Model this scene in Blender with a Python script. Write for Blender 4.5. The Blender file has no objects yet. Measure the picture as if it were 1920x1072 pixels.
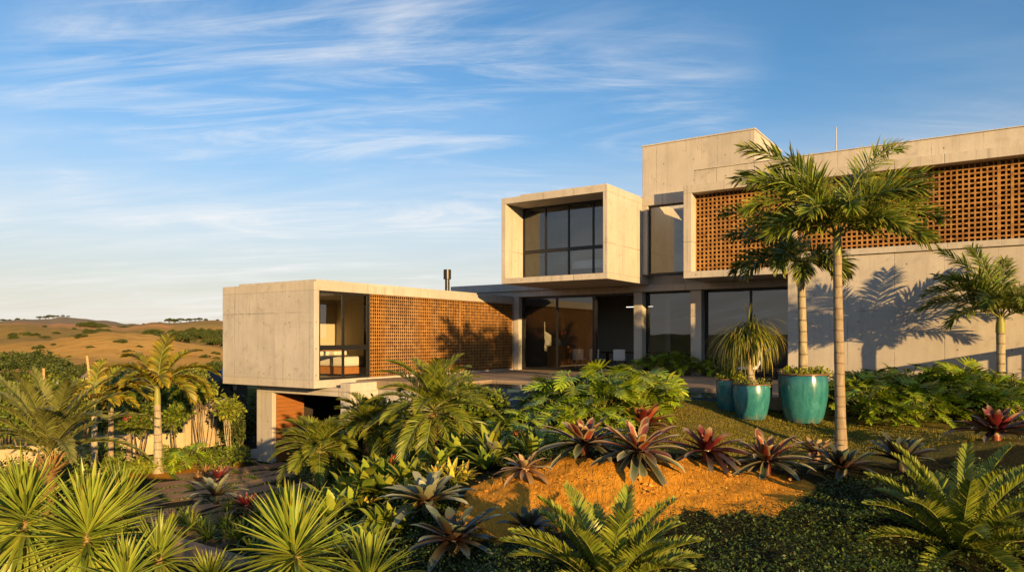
import bpy, math, random
import numpy as np
from mathutils import Vector, Matrix
rng = np.random.default_rng(7)
sc = bpy.context.scene
COL = sc.collection
R = math.radians

# ------------------------------------------------------------------ camera, sky, sun
F, HORIZ, CZ = 1356.0, 635.0, 1.3
cam_d = bpy.data.cameras.new('camera')
cam_d.sensor_width = 36.0
cam_d.lens = 36.0 * F / 1920.0
cam_d.shift_y = (HORIZ - 536.0) / 1920.0
cam_d.clip_start, cam_d.clip_end = 0.1, 9000
cam = bpy.data.objects.new('camera', cam_d)
COL.objects.link(cam)
cam.location = (0, 0, CZ)
cam.rotation_euler = (R(90), 0, 0)
sc.camera = cam

SUN_EL = R(9.8)
SUN_AZ = (0.438, -0.899)                       # horizontal direction towards the sun
sun_dir = Vector((SUN_AZ[0] * math.cos(SUN_EL), SUN_AZ[1] * math.cos(SUN_EL), math.sin(SUN_EL)))
sun_d = bpy.data.lights.new('sun', 'SUN')
sun_d.energy = 5.0
sun_d.angle = R(0.5)
sun_d.color = (1.0, 0.64, 0.25)
sun = bpy.data.objects.new('sun', sun_d)
COL.objects.link(sun)
sun.rotation_euler = (-sun_dir).to_track_quat('-Z', 'Y').to_euler()

world = bpy.data.worlds.new('World')
sc.world = world
world.use_nodes = True
wn, wl = world.node_tree.nodes, world.node_tree.links
wn.clear()
w_out = wn.new('ShaderNodeOutputWorld')
w_bg = wn.new('ShaderNodeBackground')
w_bg.inputs['Strength'].default_value = 0.079
sky = wn.new('ShaderNodeTexSky')
sky.sky_type = 'NISHITA'
sky.sun_disc = False
sky.sun_elevation = SUN_EL
sky.sun_rotation = math.atan2(SUN_AZ[0], SUN_AZ[1])
sky.altitude = 300
sky.air_density = 1.0
sky.dust_density = 0.6
sky.ozone_density = 1.6
def mth(nt, op, a, b=None, c=None):
    n = nt.nodes.new('ShaderNodeMath'); n.operation = op
    for i, x in enumerate((a, b, c)):
        if x is None: continue
        if hasattr(x, 'is_linked'): nt.links.new(x, n.inputs[i])
        else: n.inputs[i].default_value = x
    return n.outputs[0]
NT = world.node_tree
tc = wn.new('ShaderNodeTexCoord')
sep = wn.new('ShaderNodeSeparateXYZ'); wl.new(tc.outputs['Generated'], sep.inputs[0])
zz = mth(NT, 'ADD', mth(NT, 'MAXIMUM', sep.outputs[2], 0.0), 0.16)
cx = mth(NT, 'DIVIDE', sep.outputs[0], zz)
cy = mth(NT, 'DIVIDE', sep.outputs[1], zz)
comb = wn.new('ShaderNodeCombineXYZ'); wl.new(cx, comb.inputs[0]); wl.new(cy, comb.inputs[1])
def wnoise(rot, scl, loc, scale, detail, rough, dist):
    m = wn.new('ShaderNodeMapping'); m.vector_type = 'POINT'
    m.inputs['Rotation'].default_value = (0, 0, R(rot)); m.inputs['Scale'].default_value = scl
    m.inputs['Location'].default_value = loc
    wl.new(comb.outputs[0], m.inputs[0])
    t = wn.new('ShaderNodeTexNoise'); t.inputs['Scale'].default_value = scale
    t.inputs['Detail'].default_value = detail; t.inputs['Roughness'].default_value = rough
    t.inputs['Distortion'].default_value = dist
    wl.new(m.outputs[0], t.inputs[0])
    return t.outputs['Fac']
def wramp(x, a, b):
    n = wn.new('ShaderNodeMapRange'); n.interpolation_type = 'SMOOTHSTEP'
    wl.new(x, n.inputs[0]); n.inputs[1].default_value = a; n.inputs[2].default_value = b
    return n.outputs[0]
c1 = wramp(wnoise(28, (0.62, 1.7, 1), (3.1, 1.7, 0), 1.35, 10, 0.60, 1.5), 0.44, 0.78)
c2 = wramp(wnoise(10, (0.8, 1.0, 1), (7.3, 4.2, 0), 1.1, 3, 0.5, 0.4), 0.36, 0.62)
c3 = wramp(wnoise(-35, (0.5, 3.0, 1), (1.3, 9.1, 0), 2.0, 10, 0.66, 1.6), 0.43, 0.78)
soft = wramp(wnoise(15, (0.7, 1.3, 1), (2.3, 6.1, 0), 0.8, 6, 0.55, 0.5), 0.40, 0.75)
cl = mth(NT, 'MULTIPLY', mth(NT, 'ADD', c1, mth(NT, 'MULTIPLY', c3, 0.6)), c2)
cl = mth(NT, 'ADD', mth(NT, 'MULTIPLY', cl, 0.62), mth(NT, 'MULTIPLY', soft, 0.14))
veil = mth(NT, 'MULTIPLY', wramp(wnoise(4, (0.45, 1.9, 1), (0.4, 2.2, 0), 0.9, 9, 0.6, 0.7), 0.42, 0.66), wramp(sep.outputs[2], 0.36, 0.08))
cl = mth(NT, 'MINIMUM', mth(NT, 'ADD', cl, mth(NT, 'MULTIPLY', veil, 0.28)), 0.85)
mixc = wn.new('ShaderNodeMix'); mixc.data_type = 'RGBA'
wl.new(cl, mixc.inputs[0]); wl.new(sky.outputs[0], mixc.inputs[6])
mixc.inputs[7].default_value = (6.2, 6.1, 6.0, 1)
tint = wn.new('ShaderNodeMix'); tint.data_type = 'RGBA'; tint.blend_type = 'MULTIPLY'; tint.inputs[0].default_value = 1.0
wl.new(sky.outputs[0], tint.inputs[6]); tint.inputs[7].default_value = (0.58, 0.93, 1.20, 1)
low = wn.new('ShaderNodeMix'); low.data_type = 'RGBA'
wl.new(mth(NT, 'MULTIPLY', wramp(sep.outputs[2], 0.33, -0.02), 0.90), low.inputs[0]); wl.new(tint.outputs[2], low.inputs[6])
low.inputs[7].default_value = (5.2, 4.45, 3.85, 1)
wl.new(low.outputs[2], mixc.inputs[6])
wl.new(mixc.outputs[2], w_bg.inputs['Color'])
wl.new(w_bg.outputs[0], w_out.inputs[0])
sc.view_settings.view_transform = 'Standard'
sc.view_settings.look = 'None'
sc.view_settings.exposure = 1.0
sc.view_settings.gamma = 1.0
sc.cycles.use_denoising = True
sc.cycles.max_bounces = 8
sc.cycles.transparent_max_bounces = 16
sc.cycles.caustics_reflective = False
sc.cycles.caustics_refractive = False

# ------------------------------------------------------------------ helpers
HA = R(34.0)
HC, HS = math.cos(HA), math.sin(HA)
def uv2w(u, v): return (HC * u + HS * v, -HS * u + HC * v)
def w2uv(x, y): return (HC * x - HS * y, HS * x + HC * y)
def at(px, py, Y): return np.array([(px - 960.0) / F * Y, Y, CZ + (HORIZ - py) / F * Y])
def on_ground(px, Y):
    x = (px - 960.0) / F * Y
    return np.array([x, Y, float(gz(x, Y))])

class MB:
    def __init__(s): s.V = []; s.Q = []; s.T = []; s.UV = []; s.n = 0
    def add(s, V, Q=None, T=None, UV=None):
        V = np.asarray(V, float).reshape(-1, 3)
        if Q is not None and len(Q): s.Q.append(np.asarray(Q, int).reshape(-1, 4) + s.n)
        if T is not None and len(T): s.T.append(np.asarray(T, int).reshape(-1, 3) + s.n)
        s.V.append(V)
        s.UV.append(np.zeros((len(V), 2)) if UV is None else np.asarray(UV, float).reshape(-1, 2))
        s.n += len(V)
    def box(s, x0, x1, y0, y1, z0, z1):
        V = [(x, y, z) for z in (z0, z1) for y in (y0, y1) for x in (x0, x1)]
        s.add(V, [(0, 2, 3, 1), (4, 5, 7, 6), (0, 1, 5, 4), (2, 6, 7, 3), (0, 4, 6, 2), (1, 3, 7, 5)])
        return s
    def tube(s, pts, rad, n=8, cap=True):
        pts = np.asarray(pts, float); k = len(pts)
        rad = np.broadcast_to(np.asarray(rad, float), (k,))
        T = np.gradient(pts, axis=0); T /= np.linalg.norm(T, axis=1)[:, None] + 1e-9
        ref = np.array([1.0, 0, 0]) if abs(T[0][0]) < 0.8 else np.array([0, 1.0, 0])
        a = np.linspace(0, 2 * np.pi, n, endpoint=False)
        V = []; UV = []
        for i in range(k):
            A = np.cross(T[i], ref); A /= np.linalg.norm(A) + 1e-9; B = np.cross(T[i], A)
            V.append(pts[i] + rad[i] * (np.cos(a)[:, None] * A + np.sin(a)[:, None] * B))
            UV.append(np.stack([a / 6.283, np.full(n, i / max(k - 1, 1))], 1))
        Q = []
        for i in range(k - 1):
            for j in range(n):
                j2 = (j + 1) % n
                Q.append((i * n + j, i * n + j2, (i + 1) * n + j2, (i + 1) * n + j))
        s.add(np.concatenate(V), Q, None, np.concatenate(UV))
        if cap:
            for e, i in ((0, 0), (1, k - 1)):
                ring = V[i]; c = ring.mean(0)
                s.add(np.vstack([ring, c]), None, [(j, (j + 1) % n, n) if e else ((j + 1) % n, j, n) for j in range(n)])
        return s
    def lathe(s, prof, n=32, c=(0, 0, 0)):
        a = np.linspace(0, 2 * np.pi, n, endpoint=False); k = len(prof)
        V = np.array([[c[0] + r * math.cos(t), c[1] + r * math.sin(t), c[2] + z] for r, z in prof for t in a])
        Q = [(i * n + j, i * n + (j + 1) % n, (i + 1) * n + (j + 1) % n, (i + 1) * n + j) for i in range(k - 1) for j in range(n)]
        s.add(V, Q); return s
    def strips2(s, P, W):
        """m ribbons, k sections, two points a section"""
        m, k = P.shape[:2]
        V = np.stack([P - W, P + W], 2).reshape(-1, 3)
        t = np.linspace(0, 1, k)
        UV = np.stack([np.broadcast_to(np.array([0.0, 1.0])[None, None], (m, k, 2)), np.broadcast_to(t[None, :, None], (m, k, 2))], 3).reshape(-1, 2)
        b = (np.arange(m) * k * 2)[:, None] + (np.arange(k - 1) * 2)[None]
        s.add(V, np.stack([b, b + 1, b + 3, b + 2], 2).reshape(-1, 4), None, UV)
    def strips3(s, P, W, N, rank=None):
        """ribbons folded along the middle: edges raised by N"""
        m, k = P.shape[:2]
        V = np.stack([P - W + N, P, P + W + N], 2).reshape(-1, 3)
        t = np.linspace(0, 1, k)
        UV = np.stack([np.broadcast_to(np.array([0.0, 0.5, 1.0])[None, None], (m, k, 3)), np.broadcast_to(t[None, :, None], (m, k, 3))], 3)
        UV[..., 0] = UV[..., 0] * 0.9 + 0.05
        if rank is not None: UV[..., 0] += np.floor(np.asarray(rank) * 20)[:, None, None]
        UV = UV.reshape(-1, 2)
        b = (np.arange(m) * k * 3)[:, None] + (np.arange(k - 1) * 3)[None]
        q = np.concatenate([np.stack([b, b + 1, b + 4, b + 3], 2), np.stack([b + 1, b + 2, b + 5, b + 4], 2)], 0)
        s.add(V, q.reshape(-1, 4), None, UV)
    def mesh(s, name, smooth=False):
        V = np.concatenate(s.V); UV = np.concatenate(s.UV)
        Q = np.concatenate(s.Q) if s.Q else np.zeros((0, 4), int)
        T = np.concatenate(s.T) if s.T else np.zeros((0, 3), int)
        me = bpy.data.meshes.new(name)
        nl = Q.size + T.size; npoly = len(Q) + len(T)
        me.vertices.add(len(V)); me.vertices.foreach_set('co', V.astype(np.float32).ravel())
        me.loops.add(nl); li = np.concatenate([Q.ravel(), T.ravel()]).astype(np.int32)
        me.loops.foreach_set('vertex_index', li)
        me.polygons.add(npoly)
        st = np.concatenate([np.arange(len(Q)) * 4, Q.size + np.arange(len(T)) * 3]).astype(np.int32)
        me.polygons.foreach_set('loop_start', st)
        me.polygons.foreach_set('use_smooth', np.full(npoly, smooth))
        u = me.uv_layers.new(name='UVMap')
        u.data.foreach_set('uv', UV[li].astype(np.float32).ravel())
        me.update(calc_edges=True); me.validate()
        return me
    def build(s, name, mat, parent=None, smooth=False, bevel=0, loc=None):
        o = bpy.data.objects.new(name, s.mesh(name, smooth))
        COL.objects.link(o)
        if mat: o.data.materials.append(mat)
        if parent: o.parent = parent
        if loc is not None: o.location = loc
        if bevel:
            b = o.modifiers.new('bevel', 'BEVEL'); b.width = bevel; b.segments = 2; b.limit_method = 'ANGLE'
        return o

def tag(o, label=None, cat=None, group=None, kind=None):
    if label: o['label'] = label
    if cat: o['category'] = cat
    if group: o['group'] = group
    if kind: o['kind'] = kind
    return o
def thing(name, label, cat, loc=(0, 0, 0), rz=0, group=None):
    o = bpy.data.objects.new(name, None); COL.objects.link(o)
    o.location = loc; o.rotation_euler = (0, 0, rz); o.empty_display_size = 0.1
    return tag(o, label, cat, group)
def dup(o, loc, rz, label, scale=1.0):
    r = o.copy(); COL.objects.link(r); r.location = loc; r.rotation_euler = (0, 0, rz); r.scale = (scale,) * 3
    r['label'] = label
    for ch in o.children:
        c = ch.copy(); COL.objects.link(c); c.parent = r
        for g in ch.children:
            d = g.copy(); COL.objects.link(d); d.parent = c
    return r

# ------------------------------------------------------------------ materials
def newmat(name):
    m = bpy.data.materials.new(name); m.use_nodes = True
    nt = m.node_tree; nt.nodes.clear()
    out = nt.nodes.new('ShaderNodeOutputMaterial')
    return m, nt, out
def N(nt, t, **kw):
    n = nt.nodes.new(t)
    for k, v in kw.items(): setattr(n, k, v)
    return n
def setin(nt, n, key, val):
    if hasattr(val, 'is_linked'): nt.links.new(val, n.inputs[key])
    else: n.inputs[key].default_value = val
def noise(nt, vec, scale, detail=5, rough=0.55, dist=0):
    t = N(nt, 'ShaderNodeTexNoise'); setin(nt, t, 'Scale', scale); setin(nt, t, 'Detail', detail)
    setin(nt, t, 'Roughness', rough); setin(nt, t, 'Distortion', dist)
    if vec is not None: nt.links.new(vec, t.inputs['Vector'])
    return t.outputs['Fac']
def mapr(nt, x, a, b, lo=0.0, hi=1.0):
    n = N(nt, 'ShaderNodeMapRange'); n.interpolation_type = 'SMOOTHSTEP'
    setin(nt, n, 0, x); setin(nt, n, 1, a); setin(nt, n, 2, b); setin(nt, n, 3, lo); setin(nt, n, 4, hi)
    return n.outputs[0]
def mixcol(nt, f, a, b, mode='MIX'):
    n = N(nt, 'ShaderNodeMix', data_type='RGBA', blend_type=mode)
    setin(nt, n, 0, f)
    for k, c in ((6, a), (7, b)):
        setin(nt, n, k, c if hasattr(c, 'is_linked') else (*c, 1))
    return n.outputs[2]
def mapping(nt, vec, scale=(1, 1, 1), rot=(0, 0, 0), loc=(0, 0, 0)):
    m = N(nt, 'ShaderNodeMapping'); nt.links.new(vec, m.inputs[0])
    m.inputs['Scale'].default_value = scale; m.inputs['Rotation'].default_value = rot; m.inputs['Location'].default_value = loc
    return m.outputs[0]
def bsdf(nt, out, col, rough=0.6, spec=0.3, metal=0.0, bump=None, bstr=0.3, bdist=0.02):
    b = N(nt, 'ShaderNodeBsdfPrincipled')
    setin(nt, b, 'Base Color', col if hasattr(col, 'is_linked') else (*col, 1))
    setin(nt, b, 'Roughness', rough); setin(nt, b, 'Specular IOR Level', spec); setin(nt, b, 'Metallic', metal)
    if bump is not None:
        bn = N(nt, 'ShaderNodeBump'); bn.inputs['Strength'].default_value = bstr; bn.inputs['Distance'].default_value = bdist
        nt.links.new(bump, bn.inputs['Height']); nt.links.new(bn.outputs[0], b.inputs['Normal'])
    nt.links.new(b.outputs[0], out.inputs[0])
    return b
def simple(name, col, rough=0.5, spec=0.3, metal=0.0, vary=0.12, scale=6):
    m, nt, out = newmat(name)
    tcn = N(nt, 'ShaderNodeTexCoord')
    n = noise(nt, tcn.outputs['Object'], scale, 5)
    c = mixcol(nt, n, tuple(x * (1 - vary) for x in col), tuple(min(1, x * (1 + vary)) for x in col))
    bsdf(nt, out, c, rough, spec, metal)
    return m
def concrete(name, base=(0.44, 0.40, 0.352), joints=True, ph=(1.22, 2.4), dirt=1.0):
    m, nt, out = newmat(name)
    o = N(nt, 'ShaderNodeTexCoord').outputs['Object']
    s = N(nt, 'ShaderNodeSeparateXYZ'); nt.links.new(o, s.inputs[0])
    big = noise(nt, o, 0.55, 6, 0.6, 0.4)
    streak = noise(nt, mapping(nt, o, (3.2, 3.2, 0.25)), 1.4, 6, 0.65, 0.2)
    fine = noise(nt, o, 22, 6, 0.7)
    blot = noise(nt, o, 2.6, 8, 0.72, 0.8)
    c = mixcol(nt, mapr(nt, big, 0.3, 0.7), tuple(x * 0.86 for x in base), tuple(x * 1.10 for x in base))
    c = mixcol(nt, mapr(nt, streak, 0.45, 0.75, 0, 0.45), c, tuple(x * 0.58 for x in base))
    drip = noise(nt, mapping(nt, o, (9, 9, 0.30)), 1.3, 4, 0.6, 0.1)
    c = mixcol(nt, mth(nt, 'MULTIPLY', mapr(nt, drip, 0.56, 0.70, 0, 0.5), mapr(nt, big, 0.42, 0.6)), c, tuple(x * 0.5 for x in base))
    c = mixcol(nt, mapr(nt, blot, 0.53, 0.72, 0, 0.55 * dirt), c, tuple(x * y for x, y in zip(base, (0.55, 0.53, 0.52))))
    c = mixcol(nt, mapr(nt, fine, 0.35, 0.7, 0, 0.30), c, tuple(x * 0.75 for x in base))
    h = mth(nt, 'ADD', s.outputs[0], s.outputs[1])
    bump = fine
    if joints:
        def edge(x, period, w, off=0.0):
            f = mth(nt, 'FRACT', mth(nt, 'DIVIDE', mth(nt, 'ADD', x, 100.0 + off), period))
            d = mth(nt, 'MULTIPLY', mth(nt, 'ABSOLUTE', mth(nt, 'SUBTRACT', f, 0.5)), period)
            return mth(nt, 'SUBTRACT', mth(nt, 'MULTIPLY', period, 0.5), d), w
        jx, _ = edge(h, ph[0], 0); jz, _ = edge(s.outputs[2], ph[1], 0, -1.3)
        wob = mth(nt, 'MULTIPLY', noise(nt, o, 5, 3), 0.014)
        j = mth(nt, 'MAXIMUM', mapr(nt, jx, 0.016, 0.004), mapr(nt, jz, 0.018, 0.004))
        jv = mapr(nt, noise(nt, o, 1.3, 3), 0.40, 0.58, 0.15, 0.95)
        jf = mth(nt, 'MULTIPLY', j, jv)
        c = mixcol(nt, mth(nt, 'MULTIPLY', jf, 0.8), c, tuple(x * 0.40 for x in base))
        # form-tie holes
        fx = mth(nt, 'SUBTRACT', mth(nt, 'FRACT', mth(nt, 'DIVIDE', mth(nt, 'ADD', h, 100.31), ph[0])), 0.5)
        fz = mth(nt, 'SUBTRACT', mth(nt, 'FRACT', mth(nt, 'DIVIDE', mth(nt, 'ADD', s.outputs[2], 100.2), 0.8)), 0.5)
        dx = mth(nt, 'MULTIPLY', fx, ph[0]); dz = mth(nt, 'MULTIPLY', fz, 0.8)
        rr = mth(nt, 'SQRT', mth(nt, 'ADD', mth(nt, 'MULTIPLY', dx, dx), mth(nt, 'MULTIPLY', dz, dz)))
        hole = mapr(nt, rr, 0.030, 0.018, 0, 0.75)
        hole = mth(nt, 'MULTIPLY', hole, mapr(nt, noise(nt, o, 0.9, 2), 0.42, 0.5))
        c = mixcol(nt, hole, c, (0.10, 0.085, 0.07))
        bump = mth(nt, 'SUBTRACT', mth(nt, 'MULTIPLY', fine, 0.5), mth(nt, 'ADD', jf, mth(nt, 'MULTIPLY', hole, 2.0)))
    bsdf(nt, out, c, mapr(nt, fine, 0.2, 0.8, 0.7, 0.95), 0.25, 0, bump, 0.35, 0.015)
    return m
def leafmat(name, stops, bri=0.35, hue=0.03, rough=0.42, trans=0.28, spec=0.35, side=None, outer=None, split=(0.3, 0.55)):
    """stops: (position along the leaf, colour); every leaf gets its own brightness and hue"""
    m, nt, out = newmat(name)
    uvn = N(nt, 'ShaderNodeUVMap'); sp = N(nt, 'ShaderNodeSeparateXYZ'); nt.links.new(uvn.outputs[0], sp.inputs[0])
    g = N(nt, 'ShaderNodeNewGeometry'); rp = g.outputs['Random Per Island']
    oi = N(nt, 'ShaderNodeObjectInfo')
    if len(stops) > 1:
        cr = N(nt, 'ShaderNodeValToRGB'); el = cr.color_ramp.elements
        while len(el) < len(stops): el.new(0.5)
        for e, (p, c) in zip(el, stops): e.position = p; e.color = (*c, 1)
        tj = mth(nt, 'ADD', sp.outputs[1], mth(nt, 'MULTIPLY', mth(nt, 'SUBTRACT', rp, 0.5), 0.25))
        nt.links.new(tj, cr.inputs[0]); c = cr.outputs[0]
    else:
        c = mixcol(nt, 0.0, stops[0][1], stops[0][1])
    if outer:     # outer leaves of a rosette have their own colours
        cr2 = N(nt, 'ShaderNodeValToRGB'); el = cr2.color_ramp.elements
        while len(el) < len(outer): el.new(0.5)
        for e, (p, c_) in zip(el, outer): e.position = p; e.color = (*c_, 1)
        nt.links.new(sp.outputs[1], cr2.inputs[0])
        rk = mth(nt, 'DIVIDE', mth(nt, 'FLOOR', sp.outputs[0]), 20.0)
        rk = mth(nt, 'ADD', rk, mth(nt, 'MULTIPLY', mth(nt, 'SUBTRACT', rp, 0.5), 0.2))
        c = mixcol(nt, mapr(nt, rk, split[0], split[1]), c, cr2.outputs[0])
    if side:      # paler edges
        e = mapr(nt, mth(nt, 'ABSOLUTE', mth(nt, 'SUBTRACT', mth(nt, 'FRACT', sp.outputs[0]), 0.5)), 0.2, 0.42)
        c = mixcol(nt, mth(nt, 'MULTIPLY', e, 0.8), c, side)
    hs = N(nt, 'ShaderNodeHueSaturation')
    r2 = mth(nt, 'FRACT', mth(nt, 'MULTIPLY', rp, 7.31))
    setin(nt, hs, 'Hue', mth(nt, 'ADD', 0.5 - hue, mth(nt, 'MULTIPLY', r2, hue * 2)))
    val = mth(nt, 'ADD', 1 - bri, mth(nt, 'MULTIPLY', rp, 2 * bri))
    val = mth(nt, 'MULTIPLY', val, mth(nt, 'ADD', 0.85, mth(nt, 'MULTIPLY', oi.outputs['Random'], 0.3)))
    setin(nt, hs, 'Value', val); setin(nt, hs, 'Color', c)
    b = N(nt, 'ShaderNodeBsdfPrincipled')
    nt.links.new(hs.outputs[0], b.inputs['Base Color'])
    setin(nt, b, 'Roughness', rough); setin(nt, b, 'Specular IOR Level', spec)
    tr = N(nt, 'ShaderNodeBsdfTranslucent'); nt.links.new(hs.outputs[0], tr.inputs[0])
    mx = N(nt, 'ShaderNodeMixShader'); mx.inputs[0].default_value = trans
    nt.links.new(b.outputs[0], mx.inputs[1]); nt.links.new(tr.outputs[0], mx.inputs[2]); nt.links.new(mx.outputs[0], out.inputs[0])
    return m
def barkmat(name, a, b, ring=0.0, ringcol=None, scale=(9, 9, 2.5)):
    m, nt, out = newmat(name)
    o = N(nt, 'ShaderNodeTexCoord').outputs['Object']
    n = noise(nt, mapping(nt, o, scale), 1.6, 6, 0.65, 0.4)
    c = mixcol(nt, mapr(nt, n, 0.3, 0.7), a, b); bump = n
    if ring:
        s = N(nt, 'ShaderNodeSeparateXYZ'); nt.links.new(o, s.inputs[0])
        zj = mth(nt, 'ADD', s.outputs[2], mth(nt, 'MULTIPLY', noise(nt, o, 2.0, 2), 0.12))
        f = mth(nt, 'ABSOLUTE', mth(nt, 'SUBTRACT', mth(nt, 'FRACT', mth(nt, 'DIVIDE', mth(nt, 'ADD', zj, 50), ring)), 0.5))
        rg = mapr(nt, f, 0.10, 0.02)
        c = mixcol(nt, mth(nt, 'MULTIPLY', rg, 0.7), c, ringcol or tuple(x * 0.4 for x in a)); bump = mth(nt, 'SUBTRACT', n, rg)
    bsdf(nt, out, c, 0.85, 0.2, 0, bump, 0.5, 0.02)
    return m
def glassmat(name, tint=(0.90, 0.90, 0.87), base=0.08):
    m, nt, out = newmat(name)
    t = N(nt, 'ShaderNodeBsdfTransparent'); t.inputs[0].default_value = (*tint, 1)
    g = N(nt, 'ShaderNodeBsdfGlossy'); g.inputs['Roughness'].default_value = 0.01; g.inputs[0].default_value = (0.95, 0.97, 1, 1)
    fr = N(nt, 'ShaderNodeFresnel'); fr.inputs[0].default_value = 1.5
    f = mth(nt, 'MINIMUM', mth(nt, 'ADD', mth(nt, 'MULTIPLY', fr.outputs[0], 1.1), base), 1.0)
    mx = N(nt, 'ShaderNodeMixShader'); nt.links.new(f, mx.inputs[0]); nt.links.new(t.outputs[0], mx.inputs[1]); nt.links.new(g.outputs[0], mx.inputs[2])
    nt.links.new(mx.outputs[0], out.inputs[0])
    return m

M = {}
M['conc'] = concrete('board_concrete')
M['conc_grey'] = concrete('grey_concrete', (0.42, 0.39, 0.365), dirt=1.3)
M['conc_plain'] = concrete('plain_concrete', (0.46, 0.42, 0.36), joints=False)
M['plaster'] = simple('cream_plaster', (0.62, 0.55, 0.42), 0.9, 0.1, 0, 0.06, 2)
M['cream'] = concrete('weathered_cream_render', (0.46, 0.35, 0.21), joints=False, dirt=0.8)
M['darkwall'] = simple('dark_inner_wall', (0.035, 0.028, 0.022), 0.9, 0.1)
M['greywall'] = simple('grey_inner_wall', (0.36, 0.35, 0.33), 0.9, 0.1, 0, 0.1, 1)
M['metal'] = simple('black_aluminium', (0.012, 0.012, 0.013), 0.4, 0.4, 0, 0.2)
M['steel'] = simple('dark_steel', (0.05, 0.045, 0.04), 0.35, 0.5, 0.8)
M['glass'] = glassmat('window_glass')
M['glass_dark'] = glassmat('facade_glass', (0.62, 0.63, 0.60), 0.05)
M['white'] = simple('white_linen', (0.78, 0.76, 0.72), 0.9, 0.1, 0, 0.05)
M['orangewood'] = simple('orange_wood', (0.42, 0.18, 0.05), 0.5, 0.3, 0, 0.2)
M['darkwood'] = simple('dark_wood', (0.05, 0.028, 0.015), 0.5, 0.3, 0, 0.3)
def brick():
    m, nt, out = newmat('terracotta')
    o = N(nt, 'ShaderNodeTexCoord').outputs['Object']
    n1 = noise(nt, o, 9, 3, 0.6); n2 = noise(nt, o, 0.7, 4); n3 = noise(nt, o, 60, 3)
    c = mixcol(nt, mapr(nt, n1, 0.3, 0.7), (0.20, 0.096, 0.030), (0.32, 0.160, 0.048))
    c = mixcol(nt, mapr(nt, n2, 0.4, 0.7, 0, 0.5), c, (0.44, 0.225, 0.07))
    c = mixcol(nt, mapr(nt, noise(nt, o, 3.3, 6, 0.7), 0.55, 0.75, 0, 0.5), c, (0.15, 0.07, 0.025))
    s = N(nt, 'ShaderNodeSeparateXYZ'); nt.links.new(o, s.inputs[0])
    cm = N(nt, 'ShaderNodeCombineXYZ')
    for i_, q in ((0, mth(nt, 'ADD', s.outputs[0], s.outputs[1])), (1, s.outputs[2])): nt.links.new(mth(nt, 'FLOOR', mth(nt, 'DIVIDE', q, 0.137)), cm.inputs[i_])
    wh = N(nt, 'ShaderNodeTexWhiteNoise'); nt.links.new(cm.outputs[0], wh.inputs['Vector'])
    c = mixcol(nt, mapr(nt, wh.outputs['Value'], 0.55, 1.0, 0, 0.55), c, (0.17, 0.075, 0.024))
    c = mixcol(nt, mapr(nt, wh.outputs['Value'], 0.35, 0.0, 0, 0.4), c, (0.42, 0.22, 0.075))
    bsdf(nt, out, c, 0.85, 0.2, 0, n3, 0.4, 0.005)
    return m
M['brick'] = brick()
def woodplanks():
    m, nt, out = newmat('timber_boards')
    o = N(nt, 'ShaderNodeTexCoord').outputs['Object']
    g = noise(nt, mapping(nt, o, (1.2, 1.2, 14)), 1.6, 6, 0.6, 0.5)
    s = N(nt, 'ShaderNodeSeparateXYZ'); nt.links.new(o, s.inputs[0])
    f = mth(nt, 'FRACT', mth(nt, 'DIVIDE', mth(nt, 'ADD', s.outputs[2], 20), 0.14))
    gap = mapr(nt, f, 0.06, 0.02)
    c = mixcol(nt, g, (0.16, 0.055, 0.016), (0.34, 0.14, 0.04)); c = mixcol(nt, gap, c, (0.015, 0.008, 0.004))
    bsdf(nt, out, c, 0.5, 0.3)
    return m
M['timber'] = woodplanks()

# ------------------------------------------------------------------ ground heights
CP = []   # control points (X, Y, z)
def cp(px, py, Y): CP.append(tuple(at(px, py, Y)))
def cz(px, Y, z): CP.append(((px - 960) / F * Y, Y, z))
for a in ((497, 864, 23.9), (300, 886, 22), (350, 950, 17.4), (480, 1045, 13.2), (420, 925, 18.9), (560, 870, 23.0),
          (1200, 872, 9.9), (1050, 868, 10.2), (1450, 885, 10.3), (900, 915, 10.0), (1320, 872, 10.2), (1560, 880, 10.6),
          (960, 995, 8.6), (1130, 985, 8.7), (1300, 965, 8.8), (1480, 945, 8.9), (880, 975, 8.9),
          (1130, 1065, 7.0), (1800, 1050, 7.6), (1500, 1010, 8.0), (1409, 786, 15), (1507, 791, 15), (1575, 846, 12.6),
          (1870, 832, 11), (815, 884, 13), (705, 925, 12), (600, 975, 11.2), (800, 962, 9.6), (850, 1040, 8.2)): cp(*a)
for a in ((20, 17, -2.9), (20, 10, -2.6), (160, 6.5, -2.1), (160, 4, -1.9), (555, 6.8, -1.6), (700, 7, -1.3), (300, 11, -2.75), (350, 8, -2.2),
          (640, 15, -1.9), (700, 16.5, -1.6), (620, 18, -2.4), (760, 16.5, -1.1), (940, 15, -0.75), (1100, 14, -0.45), (960, 12, -0.75), (1100, 12, -0.5),
          (1250, 13, -0.45), (1700, 15, -0.45), (1900, 15, -0.45), (1900, 13, -0.4), (1300, 16.4, -0.12), (1150, 16, -0.2), (1450, 16, -0.25), (1600, 17, -0.25),
          (2200, 12, -0.4), (2200, 8, -0.8), (960, 4, -1.2), (1500, 4, -1.3), (400, 27, -2.8), (100, 27, -3.0), (-300, 20, -3.0), (250, 24, -2.8), (500, 4, -1.6)): cz(*a)
for x, y, z in ((0, -6, -1.4), (-6, -6, -1.8), (8, -6, -1.3), (-14, 0, -2.6), (14, 2, -1.0), (10, 18, -0.2), (14, 16, -0.3), (18, 14, -0.3), (0, -20, -1.5), (-16, -16, -2.4), (16, -16, -1.3), (-22, 22, -3.2), (-22, 6, -3.0)):
    CP.append((x, y, z))
for u, v in ((-16, 15.9), (-12, 15.9)): CP.append((*uv2w(u, v), -1.75))
CP = np.array(CP)
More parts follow.
